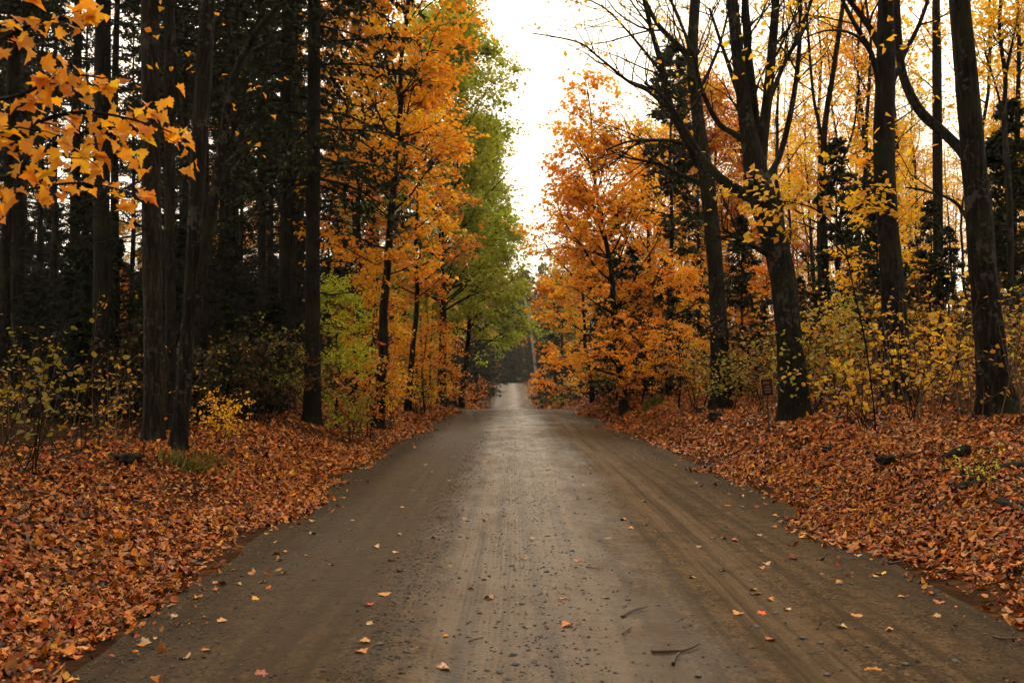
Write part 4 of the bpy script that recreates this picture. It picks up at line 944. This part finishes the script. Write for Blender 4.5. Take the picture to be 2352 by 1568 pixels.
def road_leaf(x, y, label, color, size, group='single leaves on the road'):
    M = leaf_basis(rgl.normal(0, .12, 3) + [0, 0, 1], rgl.normal(size=3), size); M.translation = (x, y, float(surf_z(x, y)) + .006)
    o = ob('fallen_leaf', FL[rgl.integers(0, 4)], None); o.matrix_world = M; o.color = (*color, 1)
    return tag(o, label, 'leaf', group)
for px, py in spots:
    p = hit(px, py); road_leaf(p[0], p[1], 'small tan or yellow maple leaf lying singly on the dirt road', jit(pick(TANC)), .05 + .03 * rgl.random())
for px, py, lab, c, s in ((1313, 1437, 'curled orange-brown leaf on the pale wheel track in the middle of the road', (.55, .17, .02), .085), (1759, 1411, 'bright orange-red leaf on the road', (.75, .13, .02), .09), (1813, 1283, 'dark red-brown curled leaf standing up on the road', (.20, .04, .018), .09),
                         (2028, 1321, 'bright yellow leaf near the road edge by the leafy bank', (.75, .40, .02), .09), (1010, 1539, 'pinkish pale leaf close to the bottom of the road', (.60, .36, .24), .085), (612, 1547, 'pink-red leaf on the dark wet side of the road', (.45, .16, .12), .085), (852, 1392, 'red leaf fragment on the dark wet side of the road', (.40, .05, .03), .07)):
    p = hit(px, py); road_leaf(p[0], p[1], lab, c, s, None)
for k in range(150):
    y = 8 + 34 * rgl.random() ** 1.1; s = rgl.random(); s = s ** 2.2 if rgl.random() < .5 else 1 - s ** 2.2
    x = float(xl(y) + (xr(y) - xl(y)) * s); road_leaf(x, y, 'small tan or yellow maple leaf lying singly on the dirt road', jit(pick(TANC)), .04 + .035 * rgl.random())

# ------------------------------------------------------------------ stones, gravel, twigs, log, sign
def rock_mesh(seed, mat, flat=.6):
    import bmesh
    rr = np.random.default_rng(seed); bm = bmesh.new(); bmesh.ops.create_icosphere(bm, subdivisions=3, radius=1)
    ph = rr.random(9) * 6.28
    for v in bm.verts:
        c = v.co; k = 1 + .16 * math.sin(2.1 * c.x + ph[0]) * math.sin(2.7 * c.y + ph[1]) + .12 * math.sin(4.3 * c.z + ph[2] + 2 * c.x) + .07 * math.sin(7 * c.y + ph[3] + 3 * c.z) + .05 * math.sin(11 * c.x + ph[4])
        v.co = Vector((c.x * k, c.y * k * .8, c.z * k * flat))
    me = bpy.data.meshes.new('rock'); bm.to_mesh(me); bm.free(); me.materials.append(mat)
    return me
M_ROCK = simple('dark_mossy_rock', (.008, .007, .006), .9, 5, (.022, .020, .014), .8, .1)
M_STONE = simple('road_stone', (.03, .027, .025), .6, 30, (.09, .08, .07), .3)
RK = [rock_mesh(i, M_ROCK) for i in range(4)]
for px, py, w, lab in ((1799, 1010, 34, 'small dark rock in the leaves just past the sign post'), (1841, 1028, 32, 'rounded dark rock, second past the sign post'), (1909, 1034, 46, 'dark flat rock among the leaves of the bank'), (2046, 1060, 92, 'large dark rock in the leaves above the fallen log'),
                       (2226, 1114, 60, 'dark rock in the leaves beyond the fallen log end'), (2322, 1160, 80, 'dark mossy rock at the picture edge low on the bank'), (2030, 988, 46, 'dark stone half buried high on the bank'), (1722, 975, 34, 'dark earthy rock to the near side of the sign'),
                       (1655, 958, 70, 'long dark rock at the foot of the bank before the sign'), (1610, 945, 44, 'dark rock at the foot of the bank under the golden bush'), (2326, 1075, 70, 'dark mossy hump beside the tiny lime-green plant'), (290, 1055, 90, 'dark rotten hump under the grey-brown trunk'), (1930, 962, 40, 'dark stone high on the bank below the slim forked trunk')):
    p = hit(px, py); s = w * p[1] / F_ / 2
    o = ob('rock', pick(RK)); o.location = (p[0], p[1], p[2] + s * .02); o.scale = (s * 1.1, s * .8, s * .55); o.rotation_euler = (0, .1, rng.random() * 6.28)
    tag(o, lab, 'rock')
ST = [rock_mesh(20 + i, M_STONE, .55) for i in range(3)]
for px, py in [(753 + a * .3403, 1035 + b * .3403) for a, b in ((1690, 325), (1770, 325), (720, 700), (800, 660), (475, 235), (1190, 443), (1335, 663), (1240, 780), (1650, 680), (1390, 1430), (1475, 1460), (1075, 1490), (1160, 1497), (1265, 1450), (1220, 1547), (1025, 1103), (1310, 1040), (2025, 1010), (1250, 1385), (600, 1205), (350, 1310), (530, 1360), (915, 400), (1475, 820))] + [(1505 + a * .4002, 941 + b * .4002) for a, b in ((552, 985), (875, 850), (1060, 1000), (1130, 1002), (695, 1170), (583, 1250), (950, 1340), (850, 1317), (1215, 1362), (1895, 1290), (1725, 1450), (1435, 1465), (245, 1530), (15, 1125), (985, 1525), (375, 910))]:
    p = hit(px, py); s = (.010 + .012 * rng.random())
    o = ob('stone', pick(ST)); o.location = (p[0], p[1], p[2] + s * .2); o.scale = (s * 1.3, s * 1.1, s); o.rotation_euler = (0, 0, rng.random() * 6.28)
    tag(o, 'small dark stone pressed into the dirt road', 'stone', 'stones on the road')
# loose grit
rgg = np.random.default_rng(8); K = 38000
y = 3.5 + 24 * rgg.random(K) ** 1.7; b = rgg.choice(5, K, p=[.30, .22, .14, .16, .18])
x = np.where(b == 0, xl(y) + np.abs(rgg.normal(0, .35, K)), np.where(b == 1, -.78 + rgg.normal(0, .13, K), np.where(b == 2, xr(y) - np.abs(rgg.normal(0, .5, K)), np.where(b == 3, .15 + rgg.normal(0, .35, K), xl(y) + (xr(y) - xl(y)) * rgg.random(K)))))
s = .003 + .012 * rgg.random(K) ** 4
oct_ = np.array([(1, 0, 0), (-1, 0, 0), (0, 1, 0), (0, -1, 0), (0, 0, .7), (0, 0, -.5)]); of = np.array([(0, 2, 4), (2, 1, 4), (1, 3, 4), (3, 0, 4), (2, 0, 5), (1, 2, 5), (3, 1, 5), (0, 3, 5)])
V = np.stack([x, y, road_z(x, y) + .001], -1)[:, None] + s[:, None, None] * (oct_[None] * (1 + .3 * rgg.normal(size=(K, 6, 1))))
tag(ob('gravel', mk('gravel', V.reshape(-1, 3), (of[None] + (np.arange(K) * 6)[:, None, None]).reshape(-1, 3), simple('grit', (.010, .007, .005), .7, 9, (.11, .075, .045)))), 'loose dark grit scattered over the dirt road', 'gravel', kind='stuff')

M_TWIG = simple('wet_twig', (.03, .02, .013), .6, 20, (.07, .045, .025))
for pts, w, lab in (([(1497, 1503), (1540, 1500), (1575, 1498), (1606, 1487)], 9, 'longest dark twig lying on the road'), ([(1546, 1530), (1549, 1518), (1562, 1508)], 9, 'short bent twig next to the longest twig'), ([(1428, 1420), (1452, 1407), (1486, 1400)], 6, 'thin curved twig beyond the longest twig'),
                    ([(1430, 1460), (1440, 1452), (1452, 1449)], 4, 'tiny twig between the curved twig and the longest twig'), ([(2281, 1466), (2310, 1471), (2360, 1473)], 7, 'dark stick at the picture edge on the road'), ([(2041, 1297), (2055, 1295), (2074, 1294)], 6, 'small stick near the leafy bank edge of the road'),
                    ([(1078, 1478), (1090, 1474), (1110, 1473)], 5, 'small twig on the striped wheel track'), ([(1346, 1305), (1362, 1307), (1378, 1313)], 4, 'thin twig beside the rusty stain on the road'), ([(60, 1240), (66, 1262), (75, 1285)], 5, 'thin twig sticking out of the leaves in the corner'), ([(120, 1230), (160, 1255), (200, 1285)], 5, 'long thin twig lying on the leaf carpet in the corner')):
    W3 = np.array([hit(*q) for q in pts]); up = .012 if W3[0][0] > float(xl(W3[0][1])) else .05
    W3[:, 2] += up; W3[-1, 2] += .01; c = catmull(W3, 10); r = w * c[:, 1] / F_ / 2 * np.linspace(1, .55, 10)
    o0_ = c[0]; G = Geo(); G.add(*tubes((c - o0_)[None], r[None], 6, .1, rgg)); o = ob('twig', G.mesh('twig', M_TWIG, True)); o.location = o0_; tag(o, lab, 'twig')
# fallen log on the bank
a = hit(2068, 1106); b = hit(2222, 1052); c = catmull(np.array([a + [0, 0, .03], (a + b) / 2 + [0, 0, .07], b + [0, 0, .10]]), 14)
G = Geo(); G.add(*tubes((c - a)[None], np.linspace(.035, .065, 14)[None], 10, .08, rgg)); o = ob('fallen_log', G.mesh('fallen_log', M_BARK_G, True)); o.location = a
tag(o, 'fallen branch log half sunk in the leaves of the bank', 'log')
# grass tuft at the forked trunk's foot
def tuft(px, py, n, h, col, lab):
    p = hit(px, py); rr = np.random.default_rng(int(px)); pos = np.stack([rr.normal(0, .16, n), rr.normal(0, .16, n), np.zeros(n)], -1)
    pos[:, 2] = ground_z(p[0] + pos[:, 0], p[1] + pos[:, 1]) - p[2]
    dv = np.stack([rr.normal(0, .5, n), rr.normal(0, .5, n), np.ones(n)], -1); nv = rr.normal(size=(n, 3))
    V, F, A = leaves('oval', pos, nv, dv, h * (.5 + .7 * rr.random(n)), rr.random((n, 3)), wid=.10)
    e = empty('grass_tuft', tuple(p)); ob('blades', mk('blades', V, F, M_LEAF, A), e, color=col)['kind'] = 'stuff'; tag(e, lab, 'grass')
tuft(425, 1075, 200, .22, (.16, .14, .02), 'mossy grass tuft below the forked mossy trunk')
tuft(470, 1062, 120, .18, (.18, .14, .02), 'smaller grass tuft on the verge past the forked trunk')
tuft(1500, 935, 160, .35, (.13, .15, .02), 'green weeds at the foot of the bank under the orange maple')

# small sign on a stake
p = hit(1767, 990); dS = p[1]; e = empty('sign', tuple(p)); tag(e, 'small dark red sign with yellow border leaning on a thin stake in the leaves', 'sign')
k = dS / F_; hgt = (990 - 905) * k
def slab(name, w, h, d, cx, cz, cy, mat, par, bev=.002):
    import bmesh
    bm = bmesh.new(); bmesh.ops.create_cube(bm, size=1)
    for v in bm.verts: v.co = Vector((v.co.x * w + cx, v.co.y * d + cy, v.co.z * h + cz))
    bmesh.ops.bevel(bm, geom=list(bm.edges), offset=min(bev, d * .3), segments=1, affect='EDGES')
    me = bpy.data.meshes.new(name); bm.to_mesh(me); bm.free(); me.materials.append(mat); return ob(name, me, par)
lean = -.055
P = np.array([[0, 0, -.2], [0, 0, .0], [lean * hgt * .5, 0, hgt * .5], [lean * (hgt + .3), -.0, hgt + .30]]); P = catmull(P, 12)
G = Geo(); G.add(*tubes(P[None], np.full((1, 12), .013), 8)); ob('stake', G.mesh('stake', simple('stake_metal', (.02, .018, .016), .6), True), e)
bw, bh = 32 * k, 46 * k
M_SR = simple('sign_dark_red', (.022, .008, .009), .6, 20, (.032, .012, .012), 0, .1); M_SY = simple('sign_yellow', (.20, .095, .008), .5, 20, (.28, .14, .012)); M_SW = simple('sign_pale', (.16, .085, .07), .5)
bd = empty('board'); bd.parent = e; bd.location = (lean * (hgt + bh * .35) , -.022, hgt + bh * .42); bd.rotation_euler = (0, math.radians(-5), math.radians(8))
me = slab('board', bw, bh, .010, 0, 0, 0, M_SR, e); bpy.data.objects.remove(bd)
me.location = (lean * (hgt + bh * .35), -.022, hgt + bh * .42); me.rotation_euler = (0, math.radians(-5), math.radians(8)); bd = me
t_ = bw * .075
slab('border', bw, bh * .17, .006, 0, bh * .415, -.008, M_SY, bd)
slab('border', t_, bh * .825, .006, -bw / 2 + t_ / 2, -bh * .0875, -.008, M_SY, bd); slab('border', t_, bh * .825, .006, bw / 2 - t_ / 2, -bh * .0875, -.008, M_SY, bd)
for w_, z_ in ((.36, -.06), (.52, -.19), (.40, -.32)): slab('lettering', bw * w_, bh * .055, .003, bw * .04, bh * z_, -.0065, M_SW, bd, .0005)
for x_, z_, w_ in ((-.20, .13, .10), (-.06, .16, .12), (.10, .12, .10)): slab('lettering', bw * w_, bh * .10, .003, bw * x_, bh * z_, -.0065, M_SW, bd, .0005)
for x_ in (-.25, 0, .22): slab('lettering', bw * .16, bh * .05, .003, bw * x_, bh * .415, -.0125, M_SR, bd, .0005)

# ------------------------------------------------------------------ damp autumn air
m, t, o = newmat('damp_air')
pv = t.nodes.new('ShaderNodeVolumePrincipled'); pv.inputs['Color'].default_value = (.95, .92, .88, 1); pv.inputs['Density'].default_value = HAZE; pv.inputs['Anisotropy'].default_value = 0.4
t.links.new(pv.outputs[0], o.inputs['Volume'])
hb = np.array([(x, y, z) for z in (-12, 42) for y in (-92, 905) for x in (-605, 605)], float)
hf = np.array([(0, 2, 3, 1), (4, 5, 7, 6), (0, 1, 5, 4), (2, 6, 7, 3), (0, 4, 6, 2), (1, 3, 7, 5)])
if HAZE > 0: tag(ob('haze', mk('haze', hb, hf, m)), 'thin damp haze in the autumn air', 'haze', kind='stuff')

# ------------------------------------------------------------------ labels that single out the repeats
ORD = ['', 'second ', 'third ', 'fourth ', 'fifth ', 'sixth ', 'seventh ', 'eighth ', 'ninth ', 'tenth ', 'eleventh ', 'twelfth ', 'thirteenth ', 'fourteenth ', 'fifteenth ', 'sixteenth ', 'seventeenth ', 'eighteenth ', 'nineteenth ', 'twentieth '] + [f'twenty-{q} ' for q in ('first', 'second', 'third', 'fourth', 'fifth', 'sixth', 'seventh', 'eighth', 'ninth')] + ['thirtieth '] + [f'thirty-{q} ' for q in ('first', 'second', 'third', 'fourth', 'fifth', 'sixth', 'seventh', 'eighth', 'ninth')]
REF = [(0, 'the picture edge'), (168, 'the thin trunk'), (232, 'the broad trunk'), (350, 'the grey-brown trunk'), (420, 'the forked trunk'), (655, 'the hemlocks'), (872, 'the leaning maple'), (1010, 'the green tree'), (1176, 'the road'),
       (1436, 'the orange maple'), (1655, 'the bare maple'), (1805, 'the many-stemmed maple'), (1905, 'the forked pole'), (2062, 'the bulging trunk'), (2158, 'the slim trunk'), (2292, 'the crooked-limbed trunk'), (2352, 'the picture border')]
KINDS = {'tall conifers of the dark woods': 'dark bare-trunked conifer', 'young spruces of the dark woods': 'black-green spruce', 'young maples in the dark woods': 'orange young maple', 'pole trunks along the road on the dark side': 'thin dark pole trunk',
         'yellow hardwoods of the bright woods': 'slim yellow-leaved hardwood', 'pole trunks of the bright woods': 'thin straight pole trunk', 'young spruces of the bright woods': 'dark young spruce', 'young maples of the bright woods': 'golden young maple',
         'trees lining the far road': 'tall autumn tree', 'spruces along the far road': 'dark far-off spruce', 'spruces closing the road': 'dark spruce beyond the rise', 'trees closing the road': 'rust-coloured tree beyond the rise', 'thicket behind the bank': 'brownish bush', 'young maples past the rise': 'young maple past the rise', 'thicket in the dark woods': 'dim brownish bush'}
bins = {}
for o in COL.objects:
    g = o.get('group')
    if o.parent is None and g in KINDS:
        px = W_ / 2 + o.location.x / max(o.location.y, 1) * F_
        i = max([k for k, r in enumerate(REF) if r[0] <= px] or [0]); i = min(i, len(REF) - 2)
        bins.setdefault((g, i), []).append(o)
for (g, i), L in bins.items():
    L.sort(key=lambda o: o.location.y)
    for n_, o in enumerate(L):
        o['label'] = f"{KINDS[g]} between {REF[i][1]} and {REF[i + 1][1]}, {ORD[min(n_, 38)]}nearest there"
bins = {}
for o in COL.objects:
    g = o.get('group')
    if g in ('single leaves on the road', 'stones on the road'):
        x = o.location.x
        zone = 'on the dark wet side of the road' if x < -.8 else 'on the striped wheel track' if x < .1 else 'on the shiny middle of the road' if x < 1.2 else 'on the plain track towards the bank' if x < 2.1 else 'by the leafy bank edge of the road'
        c = 'dark stone' if 'stones' in g else ('pale leaf', 'tan leaf', 'orange leaf', 'brown leaf')[0 if o.color[2] > .13 else 1 if o.color[2] > .07 else 2 if o.color[1] > .2 else 3]
        bins.setdefault((c, zone), []).append(o)
for (c, zone), L in bins.items():
    L.sort(key=lambda o: o.location.y)
    for n_, o in enumerate(L): o['label'] = f"small {c} {zone}, {ORD[min(n_, 38)]}nearest"
